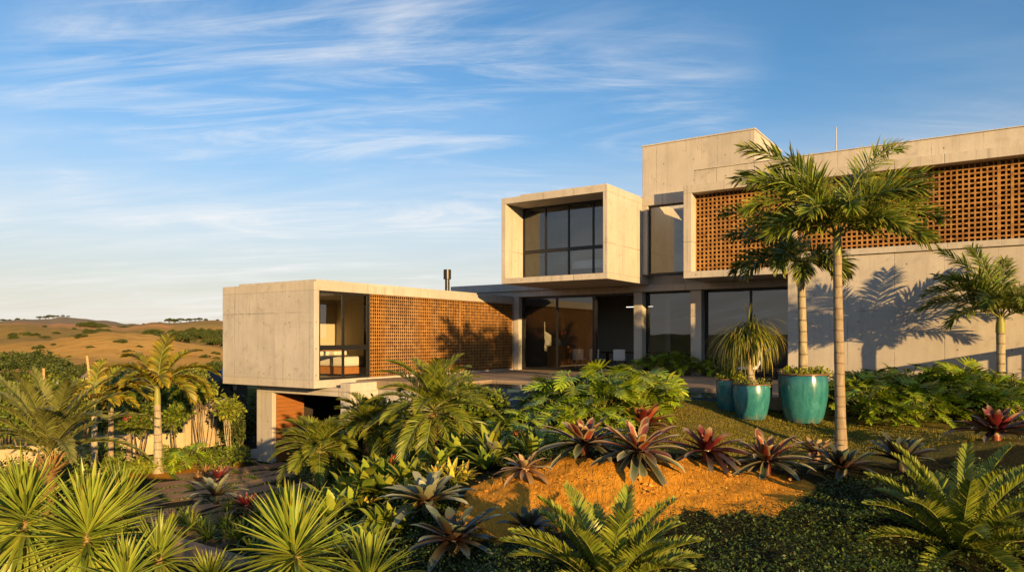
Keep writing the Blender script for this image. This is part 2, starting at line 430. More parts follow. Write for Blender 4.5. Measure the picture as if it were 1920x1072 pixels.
def tps(r2): return 0.5 * r2 * np.log(r2 + 1e-6)
_d = ((CP[:, None, :2] - CP[None, :, :2]) ** 2).sum(2)
_n = len(CP)
_A = np.zeros((_n + 3, _n + 3)); _A[:_n, :_n] = tps(_d) + np.eye(_n) * 0.15
_A[:_n, _n:] = np.c_[np.ones(_n), CP[:, :2]]; _A[_n:, :_n] = _A[:_n, _n:].T
_w = np.linalg.solve(_A, np.r_[CP[:, 2], 0, 0, 0])
def gz(X, Y):
    X = np.asarray(X, float); Y = np.asarray(Y, float)
    sh = X.shape; x = X.ravel(); y = Y.ravel()
    r2 = (x[:, None] - CP[None, :, 0]) ** 2 + (y[:, None] - CP[None, :, 1]) ** 2
    z = tps(r2) @ _w[:_n] + _w[_n] + _w[_n + 1] * x + _w[_n + 2] * y
    z = np.clip(z, -3.3, -0.05)
    u, v = HC * x - HS * y, HS * x + HC * y
    g = (u < -16) & (v > 15.0)
    z = np.where(g, np.minimum(z, -2.74), z)
    return z.reshape(sh)
# where bare orange soil shows: a mound with the bromeliads on it
def soilmask(X, Y):
    px = 960 + X / Y * F
    z = gz(X, Y); py = HORIZ - (z - CZ) / Y * F
    wob = 14 * np.sin(px * 0.021) + 8 * np.sin(px * 0.057 + 1) + 5 * np.sin(px * 0.13)
    return px, py, wob

# ------------------------------------------------------------------ the setting: ground, far country
def ground_mat():
    m, nt, out = newmat('garden_soil_and_turf')
    o = N(nt, 'ShaderNodeTexCoord').outputs['Object']
    at_ = N(nt, 'ShaderNodeAttribute'); at_.attribute_name = 'zone'
    s = N(nt, 'ShaderNodeSeparateColor'); nt.links.new(at_.outputs['Color'], s.inputs[0])
    n1 = noise(nt, o, 2.2, 7, 0.65, 0.5); n2 = noise(nt, o, 16, 6, 0.7, 0.6); n3 = noise(nt, o, 55, 5, 0.7)
    soil = mixcol(nt, mapr(nt, n1, 0.3, 0.7), (0.53, 0.225, 0.023), (0.66, 0.305, 0.035))
    soil = mixcol(nt, mapr(nt, n2, 0.50, 0.72, 0, 0.55), soil, (0.36, 0.15, 0.02))
    soil = mixcol(nt, mapr(nt, n3, 0.55, 0.75, 0, 0.18), soil, (0.70, 0.38, 0.08))
    lawn = mixcol(nt, mapr(nt, n1, 0.35, 0.65), (0.18, 0.14, 0.03), (0.32, 0.21, 0.055))
    lawn = mixcol(nt, mapr(nt, n2, 0.4, 0.6), lawn, (0.11, 0.115, 0.02))
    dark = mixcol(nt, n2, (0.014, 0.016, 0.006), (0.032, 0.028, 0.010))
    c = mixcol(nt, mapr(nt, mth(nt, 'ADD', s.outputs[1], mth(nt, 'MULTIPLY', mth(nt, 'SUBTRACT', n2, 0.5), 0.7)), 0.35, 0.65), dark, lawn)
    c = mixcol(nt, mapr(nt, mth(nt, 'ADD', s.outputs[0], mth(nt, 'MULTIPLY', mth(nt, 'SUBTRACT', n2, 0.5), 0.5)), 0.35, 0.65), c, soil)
    ero = noise(nt, mapping(nt, o, (7, 2.2, 2.2), (0, 0, R(25))), 2.0, 6, 0.65, 1.0)
    bmp = mth(nt, 'ADD', mth(nt, 'MULTIPLY', n2, 0.45), mth(nt, 'ADD', mth(nt, 'MULTIPLY', n3, 0.12), mth(nt, 'MULTIPLY', ero, 1.3)))
    bsdf(nt, out, c, 0.95, 0.1, 0, bmp, 0.9, 0.07)
    return m
def axis(segs):
    out = [np.array([segs[0][0]])]
    for a, b, st in segs: out.append(np.linspace(a, b, max(1, int(round((b - a) / st))) + 1)[1:])
    return np.concatenate(out)
gx = axis([(-32, -14, 1.2), (-14, -4, 0.3), (-4, 5.5, 0.075), (5.5, 12, 0.3), (12, 24, 1.2)])
gy = axis([(-24, 2, 1.6), (2, 7, 0.25), (7, 12.5, 0.075), (12.5, 24, 0.25), (24, 31, 0.7)])
GX, GY = np.meshgrid(gx, gy)
GZ = gz(GX, GY)
vis = GY > 3
PX = np.where(vis, 960 + GX / np.maximum(GY, 1) * F, -999); PY = np.where(vis, HORIZ - (GZ - CZ) / np.maximum(GY, 1) * F, 3000)
def smooth01(x, a, b):
    t = np.clip((x - a) / (b - a), 0, 1); return t * t * (3 - 2 * t)
wob = 10 * np.sin(PX * 0.023) + 7 * np.sin(PX * 0.061 + 1) + 4 * np.sin(PX * 0.17)
top = np.interp(PX, [840, 880, 950, 1040, 1200, 1450, 1500], [975, 915, 880, 862, 862, 876, 905]) + wob * 0.5
bot = np.interp(PX, [800, 870, 980, 1100, 1300, 1500, 1560], [960, 1000, 1010, 985, 968, 945, 905]) + wob
ZS = smooth01(PY, top - 10, top + 8) * (1 - smooth01(PY, bot - 8, bot + 14)) * smooth01(PX, 820, 880) * (1 - smooth01(PX, 1500, 1560)) * (GY > 7) * (GY < 12)
ZL = smooth01(PX, 1180, 1260) * smooth01(GY, 10.4, 11.2) * (1 - smooth01(GY, 17, 18)) * (GX < 9)
path_soil = smooth01(PX, 150, 230) * (1 - smooth01(PX, 430, 500)) * smooth01(GY, 20.5, 21.5) * (1 - smooth01(GY, 24, 25))
ZS2 = np.maximum(ZS, 0.6 * path_soil)
# small relief on the bare mound
def vnoise(X, Y, f, seed):
    r = np.random.default_rng(seed); G = r.random((64, 64))
    x, y = X * f, Y * f; xi, yi = np.floor(x).astype(int), np.floor(y).astype(int); fx, fy = x - xi, y - yi
    fx, fy = fx * fx * (3 - 2 * fx), fy * fy * (3 - 2 * fy)
    g = lambda i, j: G[i % 64, j % 64]
    return (g(xi, yi) * (1 - fx) + g(xi + 1, yi) * fx) * (1 - fy) + (g(xi, yi + 1) * (1 - fx) + g(xi + 1, yi + 1) * fx) * fy - 0.5
GZ = GZ + ZS * (0.05 * vnoise(GX, GY, 2.1, 1) + 0.055 * vnoise(GX + 0.4 * GY, GY, 5.2, 2) + 0.035 * vnoise(GX, GY, 9.5, 3)) + 0.03 * vnoise(GX, GY, 1.1, 4) * (GY < 19)
b = MB(); ny, nx = GX.shape
idx = np.arange(ny * nx).reshape(ny, nx)
b.add(np.stack([GX, GY, GZ], 2).reshape(-1, 3), np.stack([idx[:-1, :-1], idx[:-1, 1:], idx[1:, 1:], idx[1:, :-1]], 2).reshape(-1, 4))
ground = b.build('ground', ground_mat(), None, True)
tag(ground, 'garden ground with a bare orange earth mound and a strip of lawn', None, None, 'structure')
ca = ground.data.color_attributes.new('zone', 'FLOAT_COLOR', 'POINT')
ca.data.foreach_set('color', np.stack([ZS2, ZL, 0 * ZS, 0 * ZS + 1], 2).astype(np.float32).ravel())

# far country: rings of hills given as sight lines
HX = np.array([-2500, -900, -300, 0, 60, 120, 180, 240, 300, 360, 420, 520, 700, 1000, 1500, 2200])
RING = [(28, [750] * 16), (60, [700, 700, 715, 722, 722, 722, 720, 720, 722, 724, 720, 720, 715, 700, 690, 690]),
        (120, [690, 690, 695, 698, 700, 700, 700, 700, 700, 700, 698, 696, 690, 680, 670, 670]),
        (200, [660, 668, 678, 672, 676, 678, 676, 680, 684, 686, 686, 680, 670, 660, 655, 655]),
        (330, [640, 652, 665, 655, 644, 632, 625, 627, 633, 642, 655, 665, 660, 650, 648, 648]),
        (430, [640, 650, 655, 640, 636, 634, 634, 634, 638, 645, 650, 660, 655, 648, 646, 646]),
        (560, [632, 630, 622, 612, 612, 616, 622, 628, 630, 632, 634, 645, 645, 642, 640, 640]),
        (750, [625, 612, 608, 607, 608, 609, 614, 616, 606, 600, 601, 606, 620, 628, 632, 632]),
        (900, [622, 616, 612, 609, 606, 610, 614, 617, 612, 606, 606, 612, 622, 630, 632, 632]),
        (1300, [615, 608, 605, 603, 599, 593, 601, 610, 613, 612, 610, 612, 622, 628, 630, 630]),
        (2200, [622, 618, 614, 612, 610, 608, 610, 613, 616, 616, 616, 618, 625, 630, 630, 630]),
        (6000, [634] * 16)]
ths = np.linspace(-np.pi, np.pi, 721)            # angle from +Y, clockwise to the right
ths = np.unique(np.concatenate([ths, np.arctan(np.linspace(-1100, -350, 380) / F)]))
rad = np.concatenate([[4, 12, 20], np.geomspace(28, 6000, 190)])
def far_y(pxv, D):
    Ds = np.array([r[0] for r in RING]); prof = np.array([np.interp(pxv, HX, r[1]) for r in RING])
    k = np.clip(np.searchsorted(Ds, D) - 1, 0, len(Ds) - 2)
    t = np.clip((np.log(D) - np.log(Ds[k])) / (np.log(Ds[k + 1]) - np.log(Ds[k])), 0, 1); t = t * t * (3 - 2 * t)
    return prof[k] * (1 - t) + prof[k + 1] * t
pxs = np.where(np.abs(ths) < 1.15, 960 + np.tan(np.clip(ths, -1.2, 1.2)) * F, np.where(ths < 0, -2500, 2200))
FX, FY, FZ = [], [], []
for r_ in rad:
    D = max(r_, 28)
    yy = far_y(pxs, D)
    dist = r_ / np.maximum(np.cos(np.clip(ths, -1.15, 1.15)), 0.3)
    x = np.sin(ths) * dist * 1.0; y = np.cos(ths) * dist
    depth = np.where(np.abs(ths) < 1.15, D, D)
    z = CZ + (HORIZ - yy) / F * depth
    back = smooth01(np.abs(ths), 1.0, 1.5)
    z = z * (1 - back) + back * np.minimum(z, -3.5 + 0.012 * np.maximum(dist - 60, 0))
    if r_ < 45: z = np.minimum(z, -4.2)
    a = 0.0055 * D * smooth01(np.array(D), 120, 300)
    z = z + a * vnoise(x, y, 22 / D, 11) + 0.35 * a * vnoise(x, y, 80 / D, 12)
    FX.append(x); FY.append(y); FZ.append(z)
FX, FY, FZ = np.array(FX), np.array(FY), np.array(FZ)
def far_z(px, D):
    x = (px - 960) / F * D
    return np.array([x, D, CZ + (HORIZ - float(far_y(np.array([px]), D)[0])) / F * D])
def hill_mat():
    m, nt, out = newmat('dry_grass_hills')
    o = N(nt, 'ShaderNodeTexCoord').outputs['Object']
    s = N(nt, 'ShaderNodeSeparateXYZ'); nt.links.new(o, s.inputs[0])
    n1 = noise(nt, o, 0.012, 8, 0.65, 0.6); n2 = noise(nt, o, 0.09, 7, 0.7, 0.4); n3 = noise(nt, o, 0.6, 4, 0.7)
    c = mixcol(nt, mapr(nt, n1, 0.35, 0.65), (0.52, 0.275, 0.055), (0.64, 0.36, 0.085))
    c = mixcol(nt, mapr(nt, n2, 0.50, 0.68, 0, 0.75), c, (0.33, 0.18, 0.04))
    c = mixcol(nt, mapr(nt, noise(nt, o, 0.03, 7, 0.65, 0.8), 0.52, 0.66, 0, 0.6), c, (0.27, 0.19, 0.045))
    c = mixcol(nt, mapr(nt, n3, 0.5, 0.75, 0, 0.35), c, (0.26, 0.165, 0.035))
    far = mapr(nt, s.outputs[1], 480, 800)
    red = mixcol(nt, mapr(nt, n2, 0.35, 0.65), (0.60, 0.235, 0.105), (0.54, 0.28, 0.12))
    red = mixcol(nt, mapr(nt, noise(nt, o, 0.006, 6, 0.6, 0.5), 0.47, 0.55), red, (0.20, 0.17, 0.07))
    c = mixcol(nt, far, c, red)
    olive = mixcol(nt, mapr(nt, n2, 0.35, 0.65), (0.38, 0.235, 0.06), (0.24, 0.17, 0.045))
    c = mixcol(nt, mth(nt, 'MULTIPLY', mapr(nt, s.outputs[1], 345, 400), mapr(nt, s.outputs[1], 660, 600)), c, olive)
    trk = noise(nt, mapping(nt, o, (0.05, 0.35, 0.35), (0, 0, R(18))), 1.0, 5, 0.6, 0.8)
    c = mixcol(nt, mapr(nt, trk, 0.54, 0.66, 0, 0.45), c, (0.30, 0.16, 0.035))
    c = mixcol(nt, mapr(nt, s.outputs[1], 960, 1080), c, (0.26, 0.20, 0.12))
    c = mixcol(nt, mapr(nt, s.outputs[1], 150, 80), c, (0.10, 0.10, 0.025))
    bsdf(nt, out, c, 1.0, 0.05, 0, n3, 0.5, 0.6)
    return m
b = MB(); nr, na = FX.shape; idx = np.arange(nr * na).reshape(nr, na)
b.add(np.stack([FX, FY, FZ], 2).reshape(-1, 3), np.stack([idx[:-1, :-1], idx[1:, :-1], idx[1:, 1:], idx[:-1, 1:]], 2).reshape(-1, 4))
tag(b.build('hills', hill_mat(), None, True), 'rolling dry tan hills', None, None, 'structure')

# ------------------------------------------------------------------ terrace, pool, driveway
U0, V0 = -12.0, 24.0
HX0, HY0 = uv2w(U0, V0)
def hframe(o):
    o.location = (HX0, HY0, 0); o.rotation_euler = (0, 0, -HA); return o
class HB(MB):          # boxes in house coordinates
    def bx(s, u0, u1, v0, v1, z0, z1): return s.box(u0 - U0, u1 - U0, v0 - V0, v1 - V0, z0, z1)
def paving_mat():
    m, nt, out = newmat('terrace_stone')
    o = N(nt, 'ShaderNodeTexCoord').outputs['Object']
    br = N(nt, 'ShaderNodeTexBrick'); nt.links.new(o, br.inputs[0]); br.offset = 0.5
    for k, v in (('Scale', 1.0), ('Brick Width', 1.2), ('Row Height', 0.6), ('Mortar Size', 0.008)): br.inputs[k].default_value = v
    br.inputs['Color1'].default_value = (0.30, 0.22, 0.145, 1); br.inputs['Color2'].default_value = (0.25, 0.185, 0.125, 1); br.inputs['Mortar'].default_value = (0.10, 0.08, 0.06, 1)
    n = noise(nt, o, 3, 6, 0.65)
    c = mixcol(nt, mapr(nt, n, 0.4, 0.7, 0, 0.4), br.outputs[0], (0.18, 0.14, 0.10))
    bsdf(nt, out, c, 0.7, 0.3, 0, n, 0.15, 0.01)
    return m
M['pave'] = paving_mat()
def tile_mat():
    m, nt, out = newmat('blue_pool_tile')
    o = N(nt, 'ShaderNodeTexCoord').outputs['Object']
    s = N(nt, 'ShaderNodeSeparateXYZ'); nt.links.new(o, s.inputs[0])
    cm = N(nt, 'ShaderNodeCombineXYZ'); nt.links.new(mth(nt, 'ADD', s.outputs[0], s.outputs[1]), cm.inputs[0]); nt.links.new(s.outputs[2], cm.inputs[1])
    br = N(nt, 'ShaderNodeTexBrick'); nt.links.new(cm.outputs[0], br.inputs[0])
    for k, v in (('Scale', 1.0), ('Brick Width', 0.3), ('Row Height', 0.3), ('Mortar Size', 0.006)): br.inputs[k].default_value = v
    br.inputs['Color1'].default_value = (0.045, 0.075, 0.10, 1); br.inputs['Color2'].default_value = (0.06, 0.09, 0.115, 1); br.inputs['Mortar'].default_value = (0.03, 0.045, 0.055, 1)
    bsdf(nt, out, br.outputs[0], 0.25, 0.5)
    return m
M['tile'] = tile_mat()
hb = HB()
hb.bx(-16.95, -13.4, 16.3, 25.45, -0.25, 0.0)
hb.bx(-13.4, 9.0, 18.7, 25.45, -0.25, 0.0)
hb.bx(-5.3, -3.4, 16.25, 18.7, -0.25, 0.0)
tag(hframe(hb.build('terrace', M['pave'], None, False, 0.012)), 'stone paved terrace between pool and house', None, None, 'structure')
hb = HB(); hb.bx(-16.05, -13.35, 16.38, 25.4, -3.0, -0.254); hb.bx(-13.35, 9.0, 18.9, 25.3, -1.5, -0.254); hb.bx(-5.2, -3.5, 16.35, 18.9, -1.2, -0.254)
tag(hframe(hb.build('terrace_base', M['conc_grey'])), 'concrete retaining base under the terrace', None, None, 'structure')
hb = HB(); hb.bx(-13.33, -5.22, 16.25, 16.45, -2.2, -0.075); hb.bx(-13.33, -5.22, 16.45, 18.88, -1.5, -1.3)
tag(hframe(hb.build('pool_wall', M['tile'])), 'blue tiled outer wall of the pool', None, None, 'structure')
def water_mat():
    m, nt, out = newmat('pool_water')
    o = N(nt, 'ShaderNodeTexCoord').outputs['Object']
    n = noise(nt, o, 2.2, 3, 0.5, 0.3)
    bsdf(nt, out, (0.012, 0.05, 0.06), 0.03, 0.5, 0, n, 0.04, 0.02)
    return m
hb = HB(); hb.bx(-13.39, -5.31, 16.3, 18.69, -1.0, -0.06)
tag(hframe(hb.build('pool_water', water_mat())), 'still dark water of the infinity pool', None, None, 'structure')

def paver_mat():
    m, nt, out = newmat('driveway_slabs')
    o = N(nt, 'ShaderNodeTexCoord').outputs['Object']
    n = noise(nt, o, 1.5, 7, 0.65, 0.3); n2 = noise(nt, o, 14, 5, 0.7)
    g = N(nt, 'ShaderNodeNewGeometry').outputs['Random Per Island']
    c = mixcol(nt, mapr(nt, n, 0.3, 0.7), (0.27, 0.16, 0.085), (0.38, 0.235, 0.13))
    c = mixcol(nt, mth(nt, 'MULTIPLY', g, 0.35), c, (0.17, 0.11, 0.07))
    c = mixcol(nt, mapr(nt, n2, 0.5, 0.75, 0, 0.4), c, (0.12, 0.07, 0.035))
    bsdf(nt, out, c, 0.9, 0.15, 0, n2, 0.3, 0.01)
    return m
b = MB()
DX = np.array([0.80, 0.60]); DN = np.array([-0.60, 0.80])       # slab courses run away to the right
o0 = np.array([-8.6, 18.2])
for i in range(-7, 7):
    for j in range(-7, 8):
        c0 = o0 + DX * (i * 1.72 + (j % 2) * 0.86) + DN * (j * 0.98)
        ctr = c0 + DX * 0.8 + DN * 0.44
        px = 960 + ctr[0] / ctr[1] * F
        u, v = w2uv(*ctr)
        if ctr[1] < 14.3 or ctr[1] > 26 or px < 215 + 6 * (20 - ctr[1]) or px > 545 or (v > 20): continue
        if ctr[1] > 20.3 and px < 300 + 45 * (ctr[1] - 20.3): continue
        if ctr[1] < 18.4 and px > 400 + (ctr[1] - 14) * 18: continue
        q = [c0, c0 + DX * 1.60, c0 + DX * 1.60 + DN * 0.88, c0 + DN * 0.88]
        zt = [float(gz(p[0], p[1])) + 0.008 for p in q]
        V = [(p[0], p[1], z) for p, z in zip(q, zt)] + [(p[0], p[1], z - 0.12) for p, z in zip(q, zt)]
        b.add(V, [(0, 1, 2, 3), (0, 4, 5, 1), (1, 5, 6, 2), (2, 6, 7, 3), (3, 7, 4, 0)])
JOINTS = []
for q_ in [v_.reshape(-1, 3) for v_ in b.V]: JOINTS.append(q_[:4])
tag(b.build('driveway', paver_mat()), 'driveway of large earth coloured slabs with grass joints', None, None, 'structure')

# ------------------------------------------------------------------ the house
house = thing('concrete_house', 'modern raw concrete house with cantilevered boxes, terracotta block screens and large glazing', 'house')
hframe(house)
def part(name, boxes, mat, parent=None, bevel=0.012):
    hb = HB()
    for q in boxes: hb.bx(*q)
    return hb.build(name, M[mat] if isinstance(mat, str) else mat, parent or house, False, bevel)
def lattice(name, face, a0, a1, z0, z1, d0, d1, pa, pz, bar, mullions=()):
    """terracotta block screen: face 'u' spans v at constant u, face 'v' spans u at constant v"""
    hb = HB()
    na = max(1, round((a1 - a0) / pa)); nz = max(1, round((z1 - z0) / pz))
    pa = (a1 - a0) / na; pz = (z1 - z0) / nz
    def put(A0, A1, Z0, Z1, e):
        if face == 'u': hb.bx(d0 + e, d1 - e, A0, A1, Z0, Z1)
        else: hb.bx(A0, A1, d0 + e, d1 - e, Z0, Z1)
    r = np.random.default_rng(int(a0 * 10) % 97)
    for i in range(na + 1):
        a = a0 + i * pa
        put(max(a - bar / 2, a0), min(a + bar / 2, a1), z0, z1, r.random() * 0.003)
    for k in range(nz + 1):
        z = z0 + k * pz
        put(a0 + 0.001, a1 - 0.001, max(z - bar * 0.55, z0 + 0.001), min(z + bar * 0.55, z1 - 0.001), 0.004 + r.random() * 0.002)
    for m_ in mullions: put(m_ - 0.035, m_ + 0.035, z0 + 0.002, z1 - 0.002, -0.003)
    return hb.build(name, M['brick'], house)
def window(face, a0, a1, z0, z1, d, bars=(), rails=(), glass='glass', fw=0.06, dep=0.08, back=1):
    """aluminium window: the frame is the part, its panes the sub-part"""
    hb = HB()
    def put(h, A0, A1, Z0, Z1, e0, e1):
        if face == 'u': h.bx(d + e0, d + e1, A0, A1, Z0, Z1)
        else: h.bx(A0, A1, d + e0, d + e1, Z0, Z1)
    put(hb, a0, a0 + fw, z0, z1, 0, dep); put(hb, a1 - fw, a1, z0, z1, 0, dep)
    put(hb, a0 + fw, a1 - fw, z1 - fw, z1, 0, dep); put(hb, a0 + fw, a1 - fw, z0, z0 + fw, 0, dep)
    for x in bars: put(hb, x - fw / 2, x + fw / 2, z0 + fw, z1 - fw, 0.004, dep - 0.004)
    for z, t in rails: put(hb, a0 + fw, a1 - fw, z - t / 2, z + t / 2, 0.008, dep - 0.008)
    f = hb.build('window', M['metal'], house)
    g = HB(); put(g, a0 + fw * 0.5, a1 - fw * 0.5, z0 + fw * 0.5, z1 - fw * 0.5, dep * 0.5 - 0.002, dep * 0.5 + 0.002)
    # one sheet only, so that light crosses a single surface
    pane = MB(); V = np.array(g.V[0])
    k = [i for i in range(8)]
    if face == 'u': pane.add(V[[0, 2, 6, 4]], [(0, 1, 2, 3)])
    else: pane.add(V[[0, 1, 5, 4]], [(0, 1, 2, 3)])
    pane.build('pane', M[glass], f)
    return f

# -- left wing, cantilevered over the garage
part('wing_floor', [(-21.52, -17.0, 14.62, 25.3, -0.19, 0.05)], 'conc')
part('wing_roof', [(-21.52, -17.0, 14.62, 26.4, 2.76, 3.02)], 'conc')
part('wing_roof_edge', [(-20.9, -17.1, 14.8, 26.3, 3.02, 3.10)], 'conc')
part('end_wall', [(-21.52, -17.0, 14.62, 14.82, 0.05, 2.76)], 'conc_grey')
part('back_wall', [(-21.52, -21.3, 14.82, 25.3, 0.05, 2.76)], 'conc')
part('bedroom_lining', [(-21.298, -21.2, 14.83, 19.4, 0.05, 2.755), (-21.2, -17.51, 19.3, 19.4, 0.05, 2.755), (-21.2, -17.3, 14.822, 14.86, 0.05, 2.755)], 'plaster', None, 0)
window('u', 14.83, 16.95, 0.06, 2.75, -17.12, (15.84,), ((1.03, 0.15),))
lattice('block_screen', 'u', 16.96, 25.28, 0.06, 2.755, -17.040, -17.022, 0.1005, 0.119, 0.031, (21.7,))
part('screen_backing', [(-17.5, -17.4, 17.15, 25.2, 0.05, 2.755), (-17.5, -17.06, 25.2, 25.29, 0.05, 2.755)], 'darkwall', None, 0)  # near-black sheet close behind the blocks, standing in for shade in the holes
part('flue', [], 'steel') if False else None
fl = HB(); fl.tube([(-18.7 - U0, 23.0 - V0, 3.0), (-18.7 - U0, 23.0 - V0, 3.75)], 0.095, 20); fl.tube([(-18.7 - U0, 23.0 - V0, 3.73), (-18.7 - U0, 23.0 - V0, 4.12)], 0.155, 20)
fl.build('flue', M['steel'], house, False)
part('wing_rear_wall', [(-21.5, -17.03, 25.305, 25.5, 0.055, 2.755)], 'conc', None, 0)
# -- garage below
part('garage_column', [(-20.5, -19.7, 15.2, 15.36, -3.0, -0.45)], 'conc')
part('garage_beam', [(-20.5, -16.502, 15.2, 15.9, -0.45, -0.192)], 'conc')
part('garage_pier', [(-16.5, -16.06, 15.2, 16.296, -3.0, -0.03), (-16.5, -16.06, 16.298, 16.376, -3.0, -0.255)], 'conc')
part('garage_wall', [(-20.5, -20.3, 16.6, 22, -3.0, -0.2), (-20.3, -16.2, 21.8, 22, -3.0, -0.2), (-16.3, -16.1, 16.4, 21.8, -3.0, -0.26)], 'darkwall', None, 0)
part('garage_door', [(-19.78, -19.7, 15.362, 16.5, -3.0, -0.46)], 'timber', None, 0)
part('plinth_block', [(-21.1, -20.52, 15.4, 15.8, -3.0, -2.45)], 'conc_grey')
# -- ground floor facade
part('pillar', [(-17.0, -16.74, 25.32, 25.75, 0, 3.05)], 'conc')
part('pillar', [(-11.46, -11.12, 25.2, 25.75, 0, 3.05)], 'conc')
part('pillar', [(-9.24, -8.84, 25.2, 25.75, 0, 3.05)], 'conc')
part('facade_beam', [(-20.3, -11.6, 25.34, 25.75, 3.055, 3.3), (-11.6, -5.4, 25.1, 25.75, 3.055, 3.3)], 'conc')
part('roof_slab', [(-20.3, -5.4, 25.2, 32, 3.3, 3.62)], 'conc_grey')
window('v', -16.73, -13.3, 0.02, 3.05, 25.55, (-15.03,), (), 'glass_dark', 0.09)
part('door_post', [(-13.28, -13.2, 25.5, 25.62, 0.02, 3.05)], 'metal', None, 0)
part('sliding_door_track', [(-13.2, -11.47, 25.52, 25.64, 2.98, 3.05)], 'metal', None, 0)
window('v', -11.11, -9.25, 0.02, 3.05, 25.55, (), (), 'glass_dark', 0.06)
window('v', -8.83, -5.42, 0.02, 3.05, 25.55, (-7.2,), (), 'glass_dark', 0.08)
part('inner_wall', [(-17.2, -5.2, 31.8, 32, 0, 3.3), (-17.2, -17.0, 25.8, 31.8, 0, 3.3), (-5.38, -5.2, 25.7, 31.8, 0, 3.3), (-11.4, -11.2, 28.2, 31.8, 0, 3.298)], 'greywall', None, 0)
part('inner_floor', [(-17.0, -5.4, 25.6, 31.8, -0.3, 0.0)], 'pave', None, 0)
# -- cantilevered bedroom box
part('bedroom_box', [(-15.1, -10.8, 21.7, 27.5, 6.2, 6.42), (-15.1, -10.8, 21.7, 27.5, 3.3, 3.5), (-15.1, -14.92, 21.7, 27.5, 3.5, 6.2), (-10.98, -10.8, 21.7, 27.5, 3.5, 6.2)], 'conc')
part('bedroom_box_roof', [(-14.4, -10.9, 21.85, 27.4, 6.42, 6.50)], 'conc')
part('bedroom_back_wall', [(-14.92, -10.98, 26.6, 26.8, 3.5, 6.2)], 'plaster', None, 0)
window('v', -14.92, -10.98, 3.5, 6.2, 22.85, (-13.92, -12.95, -11.95), ((4.55, 0.13),), 'glass')
# -- recess beside it
part('recess_wall', [(-10.8, -8.7, 24.5, 24.9, 6.12, 6.5), (-10.8, -10.6, 24.5, 24.9, 3.62, 6.12), (-8.9, -8.7, 24.5, 24.9, 3.62, 6.12)], 'conc')
window('v', -10.6, -8.9, 3.62, 6.12, 24.62, (), (), 'glass', 0.06)
part('stair_wall', [(-10.78, -10.6, 24.92, 30, 3.62, 6.4), (-8.9, -8.72, 24.92, 30, 3.62, 6.4), (-10.6, -8.9, 29.8, 30, 3.62, 6.4)], 'conc', None, 0)
# -- screened upper floor
part('screen_box', [(-8.7, 9.0, 23.06, 32, 6.1, 6.37), (-8.7, -8.42, 23.06, 24.6, 3.52, 6.1), (-8.7, -5.34, 23.06, 25.05, 3.3, 3.52)], 'conc')
part('parapet', [(-8.45, 9.0, 23.4, 23.6, 6.37, 6.90)], 'conc')
part('parapet_cap', [(-8.47, 9.0, 23.37, 23.63, 6.90, 6.93)], 'conc_plain')
lattice('block_screen', 'v', -8.42, -5.34, 3.525, 6.095, 23.46, 23.54, 0.140, 0.135, 0.046)
lattice('block_screen', 'v', -5.2, 9.0, 3.93, 6.095, 23.46, 23.54, 0.140, 0.135, 0.042, (-0.02, 0.28))
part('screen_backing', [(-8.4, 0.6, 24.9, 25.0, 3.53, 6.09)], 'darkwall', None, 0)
part('screen_post', [(-5.34, -5.2, 23.3, 23.7, 3.93, 6.098)], 'conc', None, 0)
window('v', 0.62, 4.5, 3.95, 6.09, 24.3, (1.9, 3.2), (), 'glass_dark')
part('garden_wall_face', [(-5.38, 9.0, 23.06, 23.5, -1.2, 3.72)], 'conc')
part('sill_ledge', [(-5.38, 9.0, 22.99, 23.62, 3.74, 3.92)], 'conc')
part('upper_side_wall', [(8.8, 9.0, 23.6, 32, -1, 6.1), (-8.7, 9.0, 31.8, 32, 3.62, 6.1)], 'conc', None, 0)
# -- tower and mast
part('water_tower', [(-11.9, -7.46, 27.0, 30.9, 6.38, 8.98)], 'conc')
part('tower_cap', [(-11.93, -7.43, 26.97, 30.93, 8.98, 9.04)], 'conc_plain')
fl = HB(); fl.tube([(-4.17 - U0, 24 - V0, 6.37), (-4.17 - U0, 24 - V0, 7.8)], [0.022, 0.014], 8); fl.build('mast', M['conc_plain'], house)

# ------------------------------------------------------------------ things in and around the house
def hthing(name, label, cat, u, v, z, rz=0, group=None):
    x, y = uv2w(u, v); return thing(name, label, cat, (x, y, z), rz - HA, group)
def bx_obj(name, boxes, mat, parent, bevel=0.02):
    mb = MB()
    for q in boxes: mb.box(*q)
    return mb.build(name, M[mat], parent, False, bevel)
def bed(label, u, v, z, rz, wood):
    t = hthing('bed', label, 'bed', u, v, z, rz)
    bx_obj('bed_frame', [(-0.95, 0.95, -1.05, 1.05, 0.08, 0.32), (-0.95, 0.95, 1.05, 1.12, 0.08, 0.9)], wood, t)
    bx_obj('mattress', [(-0.92, 0.92, -1.02, 1.02, 0.325, 0.66)], 'white', t, 0.09)
    bx_obj('pillow', [(-0.8, -0.1, 0.5, 0.95, 0.665, 0.82)], 'white', t, 0.06)
    bx_obj('pillow', [(0.1, 0.8, 0.5, 0.95, 0.665, 0.82)], 'white', t, 0.06)
    return t
bed('white bed on an orange timber base behind the left wing window', -19.0, 17.6, 0.05, R(90), 'orangewood')
bed('white bed behind the glazing of the upper cantilevered box', -12.0, 24.1, 3.5, R(-90), 'darkwood')
t = hthing('lounge_chair', 'dark timber sun lounger with a white backrest cushion in front of the glazing', 'lounger', -6.5, 23.9, 0.0, R(-86))
bx_obj('frame', [(-0.32, 0.32, -0.95, 0.6, 0.26, 0.31), (-0.3, -0.25, -0.9, -0.85, 0, 0.26), (0.25, 0.3, -0.9, -0.85, 0, 0.26), (-0.3, -0.25, 0.5, 0.55, 0, 0.26), (0.25, 0.3, 0.5, 0.55, 0, 0.26)], 'darkwood', t, 0)
